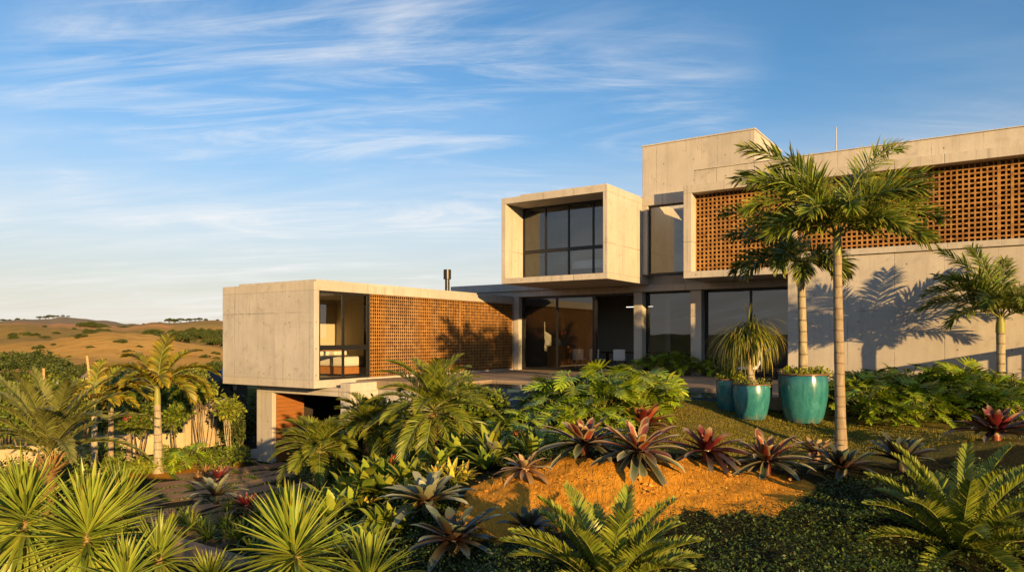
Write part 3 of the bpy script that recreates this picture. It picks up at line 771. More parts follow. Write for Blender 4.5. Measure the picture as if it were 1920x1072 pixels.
bx_obj('seat_cushion', [(-0.3, 0.3, -0.92, 0.0, 0.315, 0.39)], 'white', t, 0.02)
c_ = bx_obj('back_cushion', [(-0.3, 0.3, 0.0, 0.75, 0, 0.09)], 'white', t, 0.02); c_.location = (0, 0.02, 0.33); c_.rotation_euler = (R(58), 0, 0)
def chair(label, u, v, rz):
    t = hthing('dining_chair', label, 'chair', u, v, 0, rz, 'chairs round the dining table')
    bx_obj('seat', [(-0.24, 0.24, -0.24, 0.24, 0.42, 0.48)], 'white', t, 0.02)
    bx_obj('backrest', [(-0.24, 0.24, 0.20, 0.25, 0.482, 0.88)], 'white', t, 0.02)
    for x in (-0.2, 0.2):
        for y in (-0.2, 0.2): bx_obj('leg', [(x - 0.018, x + 0.018, y - 0.018, y + 0.018, 0, 0.418)], 'darkwood', t, 0)
    return t
chair('pale dining chair nearest the open doorway', -12.75, 26.7, R(200))
chair('pale dining chair behind the fixed glass, second from the doorway', -13.7, 26.6, R(170))
chair('pale dining chair behind the fixed glass, farthest from the doorway', -14.5, 26.6, R(185))
t = hthing('dining_table', 'dark timber dining table inside the open doorway', 'table', -12.6, 27.9, 0)
bx_obj('tabletop', [(-1.6, 1.1, -0.5, 0.5, 0.70, 0.75)], 'darkwood', t, 0.01)
for x in (-1.5, 1.0):
    for y in (-0.4, 0.4): bx_obj('leg', [(x - 0.04, x + 0.04, y - 0.04, y + 0.04, 0, 0.698)], 'darkwood', t, 0)
t = hthing('console_cabinet', 'amber timber cabinet behind the fixed glass left of the doorway', 'cabinet', -15.7, 26.9, 0.0)
bx_obj('cabinet_body', [(-0.45, 0.45, -0.25, 0.25, 0.08, 0.96)], 'orangewood', t, 0.01); bx_obj('cabinet_base', [(-0.42, 0.42, -0.22, 0.22, 0, 0.078)], 'metal', t, 0); bx_obj('cabinet_top', [(-0.48, 0.48, -0.28, 0.28, 0.962, 1.0)], 'orangewood', t, 0.005)
FLOWER_AT = uv2w(-15.7, 26.9)
m_, nt_, out_ = newmat('lamp_glow'); e_ = N(nt_, 'ShaderNodeEmission'); e_.inputs[0].default_value = (1, 0.93, 0.8, 1); e_.inputs[1].default_value = 1.2; nt_.links.new(e_.outputs[0], out_.inputs[0])
t = hthing('pendant_lamp', 'thin linear pendant lamp lit inside the open doorway', 'lamp', -12.2, 27.4, 2.62)
bx_obj('housing', [(-0.6, 0.6, -0.025, 0.025, 0.0, 0.04)], 'metal', t, 0); mb = MB(); mb.box(-0.58, 0.58, -0.02, 0.02, -0.022, -0.002); mb.build('tube_light', m_, t)
for x in (-0.4, 0.4): bx_obj('cord', [(x - 0.005, x + 0.005, -0.005, 0.005, 0.042, 0.67)], 'metal', t, 0)

# ------------------------------------------------------------------ plant builders
def nrm(a): return a / (np.linalg.norm(a, axis=-1, keepdims=True) + 1e-9)
def frond(mb, base, az, e0, bend, L, nl=40, ll=0.4, lw=0.02, ang=(65, 25), droop=0.5, lift=0.3, plume=0.0, start=0.12, rw=0.012, power=1.3, r=rng, sway=0.0, tipw=0.35, stem=None):
    k = 14; t = np.linspace(0, 1, k)
    e = e0 - bend * t ** power; a = az + sway * t ** 2
    T = np.stack([np.cos(e) * np.cos(a), np.cos(e) * np.sin(a), np.sin(e)], 1)
    P = np.vstack([np.zeros(3), np.cumsum((T[1:] + T[:-1]) / 2, 0)]) * L / (k - 1) + np.asarray(base)
    (stem or mb).tube(P, rw * (1.05 - 0.85 * t), 5, False)
    ts = np.clip(np.linspace(start, 0.985, nl) + r.normal(0, 0.006, nl), 0, 1)
    for sd in (-1, 1):
        p = np.stack([np.interp(ts, t, P[:, i]) for i in range(3)], 1)
        Tt = nrm(np.stack([np.interp(ts, t, T[:, i]) for i in range(3)], 1))
        aa = np.interp(ts, t, a)
        S = np.stack([-np.sin(aa), np.cos(aa), 0 * aa], 1); Nn = np.cross(Tt, S)
        ph = np.radians(ang[0] + (ang[1] - ang[0]) * ts) + r.normal(0, 0.07, nl)
        roll = lift + plume * r.uniform(-1, 1, nl) + r.normal(0, 0.08, nl)
        side = sd * S * np.cos(roll)[:, None] + Nn * np.sin(roll)[:, None]
        d = nrm(Tt * np.cos(ph)[:, None] + side * np.sin(ph)[:, None])
        l = ll * (tipw + (1 - tipw) * np.sin(np.pi * np.clip((ts - start) / (1 - start) * 0.82 + 0.16, 0, 1)) ** 0.8) * r.uniform(0.85, 1.1, nl)
        g = np.array([0, 0, -1.0])
        d2 = nrm(d + g * droop * 0.5); d3 = nrm(d + g * droop * 1.2)
        p1 = p + d * (l * 0.42)[:, None]; p2 = p1 + d2 * (l * 0.33)[:, None]; p3 = p2 + d3 * (l * 0.25)[:, None]
        up = nrm(-sd * S * np.sin(roll)[:, None] + Nn * np.cos(roll)[:, None] + r.normal(0, 0.25, (nl, 3)))
        W = nrm(np.cross(d, up))
        P4 = np.stack([p, p1, p2, p3], 1)
        W4 = W[:, None, :] * (lw * np.array([0.55, 1.0, 0.75, 0.06]))[None, :, None]
        mb.strips2(P4, W4)
def rosette(mb, base, n, L, W, e_in=85, e_out=5, bend=(0.2, 1.0), prof=None, fold=0.25, power=1.0, tilt=(0, 0), Ljit=0.12, r=rng, k=8, inner=0.6, r0=0.02, bpow=1.6, rise=0.0):
    f = (np.arange(n) + 0.5) / n
    az = np.arange(n) * 2.39996 + r.normal(0, 0.12, n)
    e0 = np.radians(e_in + (e_out - e_in) * f ** power) + r.normal(0, 0.07, n)
    bd = bend[0] + (bend[1] - bend[0]) * f + r.normal(0, 0.08, n)
    Ls = L * (inner + (1 - inner) * np.sin(np.clip(f * 1.5, 0, 1) * np.pi / 2)) * (1 + r.normal(0, Ljit, n))
    t = np.linspace(0, 1, k)
    e = e0[:, None] - bd[:, None] * t[None] ** bpow
    T = np.stack([np.cos(e) * np.cos(az)[:, None], np.cos(e) * np.sin(az)[:, None], np.sin(e)], 2)
    S = np.stack([-np.sin(az), np.cos(az), 0 * az], 1)[:, None, :] * np.ones((1, k, 1))
    P = np.concatenate([np.zeros((n, 1, 3)), np.cumsum((T[:, 1:] + T[:, :-1]) / 2, 1)], 1) * (Ls / (k - 1))[:, None, None]
    P += np.stack([np.cos(az), np.sin(az), 0 * az], 1)[:, None, :] * r0
    P[:, :, 2] += (rise * (1 - f))[:, None]
    if tilt != (0, 0):
        Rm = np.array(Matrix.Rotation(tilt[0], 3, 'X') @ Matrix.Rotation(tilt[1], 3, 'Y'))
        P = P @ Rm.T; S = S @ Rm.T; T = T @ Rm.T
    prof = prof if prof is not None else (lambda t: np.sin(np.pi * np.clip(0.15 + 0.85 * t, 0, 1)) ** 0.7)
    w = prof(t)
    Nn = np.cross(T, S)
    wj = (1 + r.normal(0, 0.1, n))[:, None, None]
    mb.strips3(P + np.asarray(base), S * W * w[None, :, None] * wj, Nn * W * fold * w[None, :, None] * 2, f)
def lobed_leaf(mb, base, az, e0, pet, bl, r, eb=None, lobes=7, pb=None):
    """split-leaf philodendron: petiole, then a blade cut into fingers"""
    t = np.linspace(0, 1, 5)
    e = e0 - 0.5 * t
    T = np.stack([np.cos(e) * math.cos(az), np.cos(e) * math.sin(az), np.sin(e)], 1)
    P = np.vstack([np.zeros(3), np.cumsum((T[1:] + T[:-1]) / 2, 0)]) * pet / 4 + np.asarray(base)
    S0 = np.array([-math.sin(az), math.cos(az), 0])
    (pb or mb).tube(P, 0.009, 4, False)
    eb = r.uniform(-0.45, 0.65) if eb is None else eb
    k = 7; t = np.linspace(0, 1, k); e = eb - 0.75 * t ** 1.3
    T = np.stack([np.cos(e) * math.cos(az), np.cos(e) * math.sin(az), np.sin(e)], 1)
    B = np.vstack([np.zeros(3), np.cumsum((T[1:] + T[:-1]) / 2, 0)]) * bl / (k - 1) + P[-1]
    rl = r.normal(0, 0.3); Nn = np.cross(T, S0)
    S = S0 * math.cos(rl) + Nn * math.sin(rl); Nn = np.cross(T, S)
    w = bl * 0.17 * np.array([0.7, 1.0, 0.95, 0.8, 0.6, 0.35, 0.05])
    mb.strips3(B[None], (S * w[:, None])[None], (Nn * w[:, None] * 0.25)[None])
    ts = np.linspace(0.02, 0.86, lobes)
    for sd in (-1, 1):
        p = np.stack([np.interp(ts, t, B[:, i]) for i in range(3)], 1)
        Tt = np.stack([np.interp(ts, t, T[:, i]) for i in range(3)], 1); St = np.stack([np.interp(ts, t, S[:, i]) for i in range(3)], 1)
        Nt = np.cross(Tt, St)
        a = np.radians(95 - 72 * ts)[:, None]
        d = nrm(Tt * np.cos(a) + sd * St * np.sin(a) + Nt * 0.22)
        l = bl * (0.70 - 0.38 * ts) * r.uniform(0.9, 1.1, lobes)
        g = np.array([0, 0, -0.15])
        d2 = nrm(d + Tt * 0.25 + g); d3 = nrm(d + Tt * 0.35 + g * 2)
        p1 = p + d * (l * 0.4)[:, None]; p2 = p1 + d2 * (l * 0.35)[:, None]; p3 = p2 + d3 * (l * 0.25)[:, None]
        W = nrm(np.cross(d, Nt)) * (bl * 0.058)
        mb.strips2(np.stack([p, p1, p2, p3], 1), W[:, None, :] * np.array([0.9, 1.05, 0.85, 0.12])[None, :, None])
def leafcloud(mb, centers, radii, n, size, r, flat=1.0, up=0.4, asp=0.42):
    """n leaves (folded rhombs) spread through each clump's shell"""
    for c, ra in zip(centers, radii):
        d = nrm(r.normal(size=(n, 3))); d[:, 2] *= flat
        p = np.asarray(c) + d * (ra * r.uniform(0.35, 1.0, n) ** 0.5)[:, None]
        ax = nrm(d + r.normal(0, 0.6, (n, 3)) + np.array([0, 0, -0.15]))
        nn = nrm(r.normal(0, 0.7, (n, 3)) + np.array([0, 0, up]) + d * 0.5)
        sd = nrm(np.cross(ax, nn)); s = (size * r.uniform(0.6, 1.25, n))[:, None]
        up2 = np.cross(sd, ax)
        V = np.stack([p, p + ax * s * 0.5 - sd * s * asp * 0.5 + up2 * s * 0.06, p + ax * s, p + ax * s * 0.5 + sd * s * asp * 0.5 + up2 * s * 0.06], 1).reshape(-1, 3)
        UV = np.tile(np.array([[0.5, 0], [0, 0.5], [0.5, 1], [1, 0.5]]), (n, 1))
        mb.add(V, np.arange(n * 4).reshape(n, 4), None, UV)
def bent(p0, p1, k=6, sag=(0, 0), r=None):
    t = np.linspace(0, 1, k)[:, None]; P = np.asarray(p0) * (1 - t) + np.asarray(p1) * t
    P[:, 0] += sag[0] * np.sin(np.pi * t[:, 0]); P[:, 1] += sag[1] * np.sin(np.pi * t[:, 0])
    return P

M['palm'] = leafmat('palm_leaf', [(0, (0.078, 0.119, 0.014)), (0.7, (0.155, 0.189, 0.022)), (1, (0.295, 0.252, 0.035))], 0.4, 0.025, 0.38, 0.25)
M['date'] = leafmat('date_palm_leaf', [(0, (0.085, 0.125, 0.014)), (0.8, (0.19, 0.205, 0.02)), (1, (0.30, 0.25, 0.035))], 0.35, 0.02, 0.4, 0.22)
M['goldpalm'] = leafmat('golden_palm_leaf', [(0, (0.128, 0.142, 0.014)), (0.7, (0.270, 0.223, 0.018)), (1, (0.459, 0.270, 0.020))], 0.45, 0.04, 0.45, 0.3)
M['feather'] = leafmat('grey_green_feather_leaf', [(0, (0.16, 0.18, 0.045)), (0.8, (0.24, 0.24, 0.06)), (1, (0.30, 0.25, 0.06))], 0.3, 0.02, 0.4, 0.25)
M['cycad'] = leafmat('cycad_leaf', [(0, (0.12, 0.165, 0.016)), (1, (0.25, 0.27, 0.035))], 0.35, 0.02, 0.35, 0.22)
M['yucca'] = leafmat('yucca_leaf', [(0, (0.195, 0.246, 0.027)), (0.5, (0.158, 0.217, 0.027)), (0.93, (0.210, 0.246, 0.032)), (1, (0.150, 0.087, 0.018))], 0.3, 0.02, 0.35, 0.2, 0.4, (0.300, 0.319, 0.045), [(0, (0.17, 0.17, 0.04)), (0.6, (0.15, 0.15, 0.035)), (1, (0.16, 0.09, 0.03))], (0.72, 1.02))
M['philo'] = leafmat('philodendron_leaf', [(0, (0.18, 0.26, 0.014)), (1, (0.24, 0.31, 0.020))], 0.45, 0.03, 0.3, 0.25, 0.45)
_in = [(0, (0.12, 0.025, 0.012)), (0.5, (0.21, 0.042, 0.016)), (0.85, (0.22, 0.075, 0.03)), (1, (0.40, 0.32, 0.19))]
_out = [(0, (0.06, 0.02, 0.012)), (0.25, (0.055, 0.05, 0.025)), (0.65, (0.085, 0.11, 0.05)), (0.9, (0.19, 0.20, 0.12)), (1, (0.40, 0.39, 0.27))]
M['brom'] = leafmat('red_hearted_bromeliad_leaf', _in, 0.4, 0.02, 0.3, 0.12, 0.5, (0.34, 0.28, 0.15), _out, (0.36, 0.58))
M['bromwine'] = leafmat('wine_red_bromeliad_leaf', [(0, (0.10, 0.014, 0.012)), (0.7, (0.15, 0.025, 0.018)), (1, (0.30, 0.22, 0.14))], 0.45, 0.02, 0.28, 0.1, 0.5, None, [(0, (0.04, 0.012, 0.012)), (0.6, (0.055, 0.03, 0.025)), (1, (0.16, 0.15, 0.11))], (0.35, 0.7))
M['bromrust'] = leafmat('rusty_bromeliad_leaf', [(0, (0.18, 0.035, 0.014)), (0.7, (0.24, 0.06, 0.02)), (1, (0.30, 0.15, 0.05))], 0.4, 0.02, 0.3, 0.12, 0.5, None, [(0, (0.12, 0.04, 0.015)), (0.6, (0.20, 0.11, 0.04)), (1, (0.28, 0.19, 0.07))], (0.4, 0.75))
M['bromdark'] = leafmat('dark_bromeliad_leaf', [(0, (0.044, 0.018, 0.012)), (0.5, (0.055, 0.039, 0.022)), (0.85, (0.061, 0.083, 0.055)), (1, (0.143, 0.165, 0.110))], 0.4, 0.03, 0.3, 0.1, 0.5)
M['brompale'] = leafmat('pale_bromeliad_leaf', [(0, (0.192, 0.088, 0.041)), (0.6, (0.288, 0.187, 0.090)), (1, (0.360, 0.253, 0.126))], 0.3, 0.02, 0.4, 0.15, 0.4)
M['bromgreen'] = leafmat('silver_green_bromeliad_leaf', [(0, (0.144, 0.052, 0.019)), (0.3, (0.120, 0.098, 0.048)), (0.7, (0.180, 0.190, 0.104)), (1, (0.288, 0.287, 0.171))], 0.3, 0.02, 0.32, 0.1, 0.5)
M['yellow'] = leafmat('yellow_green_leaf', [(0, (0.225, 0.232, 0.018)), (0.6, (0.405, 0.348, 0.032)), (1, (0.510, 0.392, 0.054))], 0.35, 0.03, 0.35, 0.25, 0.4, (0.570, 0.478, 0.108))
M['broad'] = leafmat('broad_green_leaf', [(0, (0.13, 0.19, 0.018)), (1, (0.23, 0.28, 0.035))], 0.5, 0.03, 0.28, 0.22, 0.5)
M['bush'] = leafmat('shrub_leaf', [(0, (0.088, 0.128, 0.013)), (1, (0.144, 0.180, 0.018))], 0.5, 0.03, 0.4, 0.25)
M['bushlight'] = leafmat('light_shrub_leaf', [(0, (0.165, 0.210, 0.018)), (1, (0.255, 0.270, 0.027))], 0.45, 0.03, 0.4, 0.3)
M['acacia'] = leafmat('acacia_leaf', [(0, (0.047, 0.068, 0.011)), (1, (0.074, 0.091, 0.014))], 0.5, 0.03, 0.6, 0.15)
M['pink'] = leafmat('pink_flower', [(0, (0.45, 0.06, 0.12)), (1, (0.55, 0.10, 0.18))], 0.3, 0.02, 0.6, 0.3)
M['straw'] = leafmat('dry_straw', [(0, (0.24, 0.13, 0.045)), (1, (0.32, 0.19, 0.07))], 0.4, 0.02, 0.7, 0.2)
M['pony'] = leafmat('ponytail_leaf', [(0, (0.112, 0.154, 0.016)), (0.6, (0.180, 0.210, 0.027)), (1, (0.330, 0.266, 0.045))], 0.4, 0.025, 0.4, 0.25)
M['grass'] = leafmat('grass_blade', [(0, (0.136, 0.128, 0.013)), (1, (0.323, 0.255, 0.032))], 0.5, 0.04, 0.6, 0.25)
M['cover'] = leafmat('ground_cover_leaf', [(0, (0.032, 0.062, 0.009)), (1, (0.060, 0.092, 0.013))], 0.45, 0.03, 0.5, 0.2)
M['shaft'] = simple('crownshaft_green', (0.22, 0.22, 0.055), 0.5, 0.3, 0, 0.25, 3)
M['petiole'] = simple('pale_petiole', (0.20, 0.19, 0.05), 0.5, 0.3, 0, 0.2, 5)
M['palmtrunk'] = barkmat('ringed_palm_trunk', (0.31, 0.245, 0.165), (0.21, 0.155, 0.10), 0.19, (0.16, 0.115, 0.07))
M['palegrey'] = barkmat('pale_grey_trunk', (0.38, 0.33, 0.24), (0.24, 0.19, 0.12), 0.24, (0.12, 0.09, 0.05))
M['datebark'] = barkmat('date_palm_bark', (0.23, 0.13, 0.05), (0.11, 0.06, 0.025), 0.055, (0.05, 0.028, 0.012))
M['wood'] = barkmat('shrub_bark', (0.20, 0.15, 0.09), (0.10, 0.07, 0.04))
M['yuccastem'] = barkmat('yucca_stem', (0.30, 0.20, 0.085), (0.17, 0.10, 0.04), 0.06)

def skirt(mb, P0, rad, n, L, r):      # clasping old leaf bases
    pass

def foxtail_palm(label, group, trunk, crown_px, fronds, r0, r1, mat_leaf, shaft_len, trunkmat, nl=64, ll=0.40, lw=0.021, plume=0.9, droop=0.9, lift=0.25, name='palm_tree', seed=1):
    """trunk: list of points; fronds: (azimuth, elevation, bend, length)"""
    r = np.random.default_rng(seed)
    base = np.asarray(trunk[0]); t = thing(name, label, 'palm', tuple(base), 0, group)
    P = np.asarray(trunk) - base
    s = np.linspace(0, 1, 24); src = np.linspace(0, 1, len(P))
    Q = np.stack([np.interp(s, src, P[:, i]) for i in range(3)], 1)
    rad = r0 + (r1 - r0) * s ** 0.6; rad[:3] *= np.array([1.22, 1.1, 1.03])
    MB().tube(Q, rad * (1 + 0.02 * np.sin(np.arange(24) * 2.1)), 16).build('trunk', M[trunkmat], t, True)
    topp = Q[-1]
    if shaft_len:
        MB().tube([topp - (0, 0, 0.02), topp + (0, 0, shaft_len * 0.5), topp + (0, 0, shaft_len)], [r1 * 1.12, r1 * 1.05, r1 * 0.6], 14).build('crownshaft', M['shaft'], t, True)
    cb = MB(); st = MB()
    for az, e, bd, L in fronds:
        e_ = R(e)
        b0 = topp + np.array([math.cos(R(az)) * r1 * 0.5, math.sin(R(az)) * r1 * 0.5, shaft_len * r.uniform(0.72, 0.98)])
        frond(cb, b0, R(az), e_, R(bd), L, nl, ll, lw, (68, 30), droop, lift, plume, 0.16, 0.017, 1.25, r, r.normal(0, 0.15), 0.45, st)
    cb.build('crown', M[mat_leaf], t, False)
    st.build('leaf_stalks', M['petiole'], t, True)
    return t

# ------------------------------------------------------------------ palms
g = on_ground(1577, 12.6)
foxtail_palm('tallest foxtail palm, slender ringed trunk, standing right of the turquoise pots', 'palms in front of the concrete wall',
    [g, at(1573, 650, 12.6), at(1571, 560, 12.6), at(1570, 478, 12.6)], None,
    [(165, 78, 72, 2.4), (20, 77, 66, 2.4), (150, 66, 75, 2.2), (40, 66, 75, 2.1), (4, 42, 70, 1.95), (178, 55, 90, 1.75), (110, 78, 50, 1.9), (200, 30, 70, 1.4), (340, 25, 75, 1.5), (260, 60, 100, 1.25), (60, 60, 70, 1.8), (300, 45, 100, 1.2), (150, 45, 80, 1.6), (12, 60, 85, 1.8), (185, 66, 85, 1.9), (0, 58, 60, 2.0), (230, 48, 85, 1.5), (320, 62, 85, 1.6), (90, 50, 80, 1.8)], 0.094, 0.070, 'palm', 0.42, 'palmtrunk', 92, 0.47, 0.0148, 1.05, 0.28, 0.15, 'palm_tree', 11)
g = at(1506, 706, 15.05)
foxtail_palm('shorter foxtail palm growing out of the largest turquoise pot', 'palms in front of the concrete wall',
    [g, at(1505, 620, 15.05), at(1502, 525, 15.05)], None,
    [(170, 72, 80, 2.1), (186, 55, 85, 1.9), (195, 24, 80, 1.4), (225, 45, 125, 1.2), (300, 40, 130, 1.1), (0, 42, 120, 1.1), (75, 60, 80, 1.4), (130, 60, 75, 1.6), (250, 30, 110, 1.0), (155, 35, 90, 1.5), (340, 20, 100, 0.9)],
    0.10, 0.075, 'palm', 0.36, 'palegrey', 84, 0.44, 0.0145, 1.0, 0.35, 0.15, 'palm_tree', 12)
g = on_ground(1878, 17.6)
foxtail_palm('foxtail palm behind the philodendron hedge at the right edge', 'palms in front of the concrete wall',
    [g, at(1877, 720, 17.6), at(1876, 622, 17.6)], None,
    [(172, 58, 90, 1.9), (160, 42, 80, 1.8), (185, 66, 75, 1.75), (195, 30, 85, 1.5), (100, 80, 35, 2.0), (150, 76, 50, 2.1), (50, 74, 50, 2.0), (70, 66, 60, 1.8), (30, 60, 80, 1.7), (5, 50, 90, 1.8), (-15, 32, 80, 1.6), (225, 55, 100, 1.4), (310, 50, 100, 1.4), (265, 60, 100, 1.3), (130, 66, 60, 1.8)],
    0.115, 0.095, 'palm', 0.42, 'palegrey', 76, 0.46, 0.017, 0.8, 0.4, 0.25, 'palm_tree', 13)
# left garden
g = on_ground(297, 22.0)
foxtail_palm('pale trunked palm with arching golden fronds beside the driveway', 'palms of the left garden',
    [g, at(296, 800, 22), at(295, 757, 22)], None,
    [(100, 80, 60, 2.1), (60, 68, 70, 2.0), (25, 55, 95, 1.9), (5, 48, 115, 1.7), (-20, 35, 110, 1.5), (175, 55, 100, 1.9), (150, 66, 80, 2.0), (195, 35, 115, 1.7), (250, 62, 110, 1.3), (300, 60, 110, 1.3), (165, 20, 90, 1.5)],
    0.15, 0.09, 'goldpalm', 0.55, 'palegrey', 72, 0.44, 0.027, 0.15, 0.5, 0.5, 'palm_tree', 14)
g = on_ground(177, 21.0)
foxtail_palm('ragged yellowing palm with a white ringed trunk in the left garden', 'palms of the left garden',
    [g, at(177, 830, 21), at(177, 775, 21)], None,
    [(20, 55, 110, 1.4), (60, 70, 60, 1.5), (0, 25, 70, 1.2), (160, 60, 100, 1.3), (190, 40, 100, 1.2), (110, 76, 40, 1.4), (270, 40, 100, 0.9), (330, 45, 100, 1.0)],
    0.10, 0.08, 'goldpalm', 0.45, 'palegrey', 44, 0.36, 0.026, 0.25, 0.6, 0.4, 'palm_tree', 15)
g = on_ground(208, 23.0)
foxtail_palm('thin palm with a dark olive trunk close behind the yellowing palm', 'palms of the left garden',
    [g, at(208, 800, 23), at(208, 765, 23)], None,
    [(20, 60, 80, 1.3), (80, 75, 50, 1.4), (160, 60, 90, 1.3), (200, 45, 90, 1.2), (330, 45, 90, 1.2)],
    0.09, 0.08, 'palm', 0.4, 'palmtrunk', 40, 0.36, 0.024, 0.2, 0.5, 0.4, 'palm_tree', 16)

def date_palm(label, base, crown, n, L, seed, mat='date', nl=70, ll=0.30, rt=0.10, e_out=-30, bend=(60, 75), group=None, lw=0.0075, trunkmat='datebark', azs=None):
    r = np.random.default_rng(seed)
    base = np.asarray(base, float); t = thing('date_palm', label, 'palm', tuple(base), 0, group)
    top = np.asarray(crown) - base
    s = np.linspace(0, 1, 26)[:, None]; Q = top * s
    tp = np.ones(26) if rt < 0.15 else np.interp(np.linspace(0, 1, 26), [0, 0.75, 0.92, 1], [1.1, 1.0, 0.8, 0.35])
    MB().tube(Q, rt * tp * (1.0 + 0.10 * np.sin(np.arange(26) * 2.4)), 14).build('trunk', M[trunkmat], t, True)
    if rt > 0.15:
        hb_ = MB(); rosette(hb_, top - (0, 0, 0.42), 46, 0.42, 0.05, 80, 30, (-0.3, 0.2), lambda q: 1 - 0.8 * q, 0.4, 1, (0, 0), 0.2, r, 5, 0.8, 0.12, 1.5, 0.3); hb_.build('leaf_bases', M['straw'], t)
    cb, st = MB(), MB()
    for i in range(n):
        f = (i + 0.5) / n
        az = i * 2.39996 + r.normal(0, 0.15) if azs is None else R(azs[i % len(azs)]) + r.normal(0, 0.05)
        e = R(84 + (e_out - 84) * f ** 1.1) + r.normal(0, 0.06)
        frond(cb, top + np.array([0, 0, 0.12 * (1 - f)]), az, e, R(bend[0] + (bend[1] - bend[0]) * f), L * r.uniform(0.85, 1.08) * (0.8 + 0.2 * math.sin(min(1, f * 2) * 1.57)), nl, ll, lw, (62, 22), 0.35, 0.45, 0.15, 0.14, 0.012, 1.2, r, r.normal(0, 0.2), 0.3, st)
    cb.build('crown', M[mat], t); st.build('leaf_stalks', M['petiole'], t, True)
    return t
date_palm('bushy pygmy date palm with a rough brown trunk in front of the terracotta screen', on_ground(818, 13), at(812, 775, 13), 40, 1.35, 21, group='date palms', rt=0.085, e_out=-42)
date_palm('lower date palm spreading beside the garage opening', on_ground(590, 14.5), at(598, 850, 14.5), 26, 0.92, 22, group='date palms', e_out=-5)
date_palm('dark date palm half hidden left of the bushy pygmy palm', on_ground(690, 15), at(690, 805, 15), 24, 0.9, 23, group='date palms', e_out=-10)
date_palm('stout feather palm with long grey green arching fronds at the left edge', on_ground(88, 17), at(92, 858, 17), 22, 2.6, 24, 'feather', 96, 0.34, 0.17, 30, (40, 82), 'palms of the left garden', 0.016)

# ------------------------------------------------------------------ pots
def pot_mat():
    m, nt, out = newmat('turquoise_glaze')
    o = N(nt, 'ShaderNodeTexCoord').outputs['Object']
    s = N(nt, 'ShaderNodeSeparateXYZ'); nt.links.new(o, s.inputs[0])
    n1 = noise(nt, mapping(nt, o, (3, 3, 1.2)), 2.0, 6, 0.6, 0.5); n2 = noise(nt, o, 40, 4, 0.7)
    c = mixcol(nt, mapr(nt, n1, 0.3, 0.7), (0.016, 0.120, 0.140), (0.038, 0.185, 0.190))
    c = mixcol(nt, mapr(nt, n2, 0.45, 0.75, 0, 0.45), c, (0.080, 0.24, 0.215))
    c = mixcol(nt, mapr(nt, s.outputs[2], 0.80, 0.96, 0, 0.55), c, (0.006, 0.10, 0.16))
    drip = noise(nt, mapping(nt, o, (7, 7, 0.5)), 2.0, 4, 0.6, 0.2)
    c = mixcol(nt, mapr(nt, drip, 0.5, 0.66, 0, 0.55), c, (0.012, 0.085, 0.10))
    lime = mth(nt, 'MULTIPLY', mapr(nt, s.outputs[2], 0.16, 0.0), mapr(nt, n1, 0.35, 0.6))
    c = mixcol(nt, mth(nt, 'MULTIPLY', lime, 0.7), c, (0.20, 0.15, 0.09))
    bsdf(nt, out, c, mapr(nt, n1, 0.3, 0.7, 0.12, 0.32), 0.5, 0, n2, 0.08, 0.004)
    return m
M['glaze'] = pot_mat()
M['rim'] = simple('brown_rim', (0.16, 0.085, 0.045), 0.35, 0.4, 0, 0.3, 8)
M['potsoil'] = simple('pot_soil', (0.05, 0.03, 0.018), 0.95, 0.05, 0, 0.4, 20)
def make_pot(label, loc, H, Rm):
    t = thing('plant_pot', label, 'plant pot', tuple(loc), 0, 'turquoise glazed pots on the lawn')
    pr = [(0.0, 0), (0.70, 0), (0.74, 0.02), (0.83, 0.15), (0.92, 0.35), (0.985, 0.55), (1.0, 0.72), (0.985, 0.86), (0.955, 0.94), (0.95, 0.955)]
    MB().lathe([(a * Rm, z * H) for a, z in pr], 48).build('body', M['glaze'], t, True)
    MB().lathe([(a * Rm, z * H) for a, z in [(0.945, 0.955), (1.0, 0.958), (1.03, 0.972), (1.03, 0.99), (1.0, 1.0), (0.92, 1.0), (0.90, 0.985), (0.89, 0.90)]], 48).build('rim', M['rim'], t, True)
    MB().lathe([(0.0, 0.93 * H), (0.5 * Rm, 0.935 * H), (0.905 * Rm, 0.92 * H)], 24).build('soil', M['potsoil'], t, True)
    return t
P_small = at(1409, 785, 15.0); P_big = at(1507, 791, 15.0)
make_pot('small turquoise pot in front, holding the ponytail palm', P_small, 0.74, 0.37)
make_pot('largest turquoise pot, holding the shorter foxtail palm', P_big, 1.02, 0.475)
p = at(1369, 776, 15.75); make_pot('turquoise pot half hidden at the left behind the ponytail pot', p, 0.78, 0.30); P_b1 = p
p = at(1424, 774, 16.1); make_pot('shaded turquoise pot almost hidden right behind the ponytail pot', p, 0.76, 0.27); P_b2 = p
p = at(1491, 780, 15.95); make_pot('turquoise pot peeping out left behind the largest pot', p, 1.0, 0.36); P_b3 = p

def pot_plant(label, c, z, rr, n, size, seed, lo=0.3):
    r = np.random.default_rng(seed); mb = MB()
    cs = [(math.cos(a) * rr * q, math.sin(a) * rr * q, 0.04 + r.random() * 0.06) for a, q in zip(r.uniform(0, 6.28, 26), r.uniform(0.3, 1.0, 26))]
    leafcloud(mb, cs, [0.14] * 26, n + 14, size, r, 0.6, 0.9, 0.75)
    return tag(mb.build('ground_cover_plant', M['bushlight'], None, False, 0, (c[0], c[1], z)), label, 'plant', 'creepers filling the pots')
pot_plant('small leafed creeper spilling over the rim of the largest pot', P_big, P_big[2] + 1.02 * 0.95, 0.42, 34, 0.055, 31)
pot_plant('small leafed creeper round the ponytail palm base', P_small, P_small[2] + 0.74 * 0.93, 0.28, 14, 0.045, 32)
pot_plant('small leafed creeper in the left hidden pot', P_b1, P_b1[2] + 0.78 * 0.95, 0.24, 24, 0.055, 33)
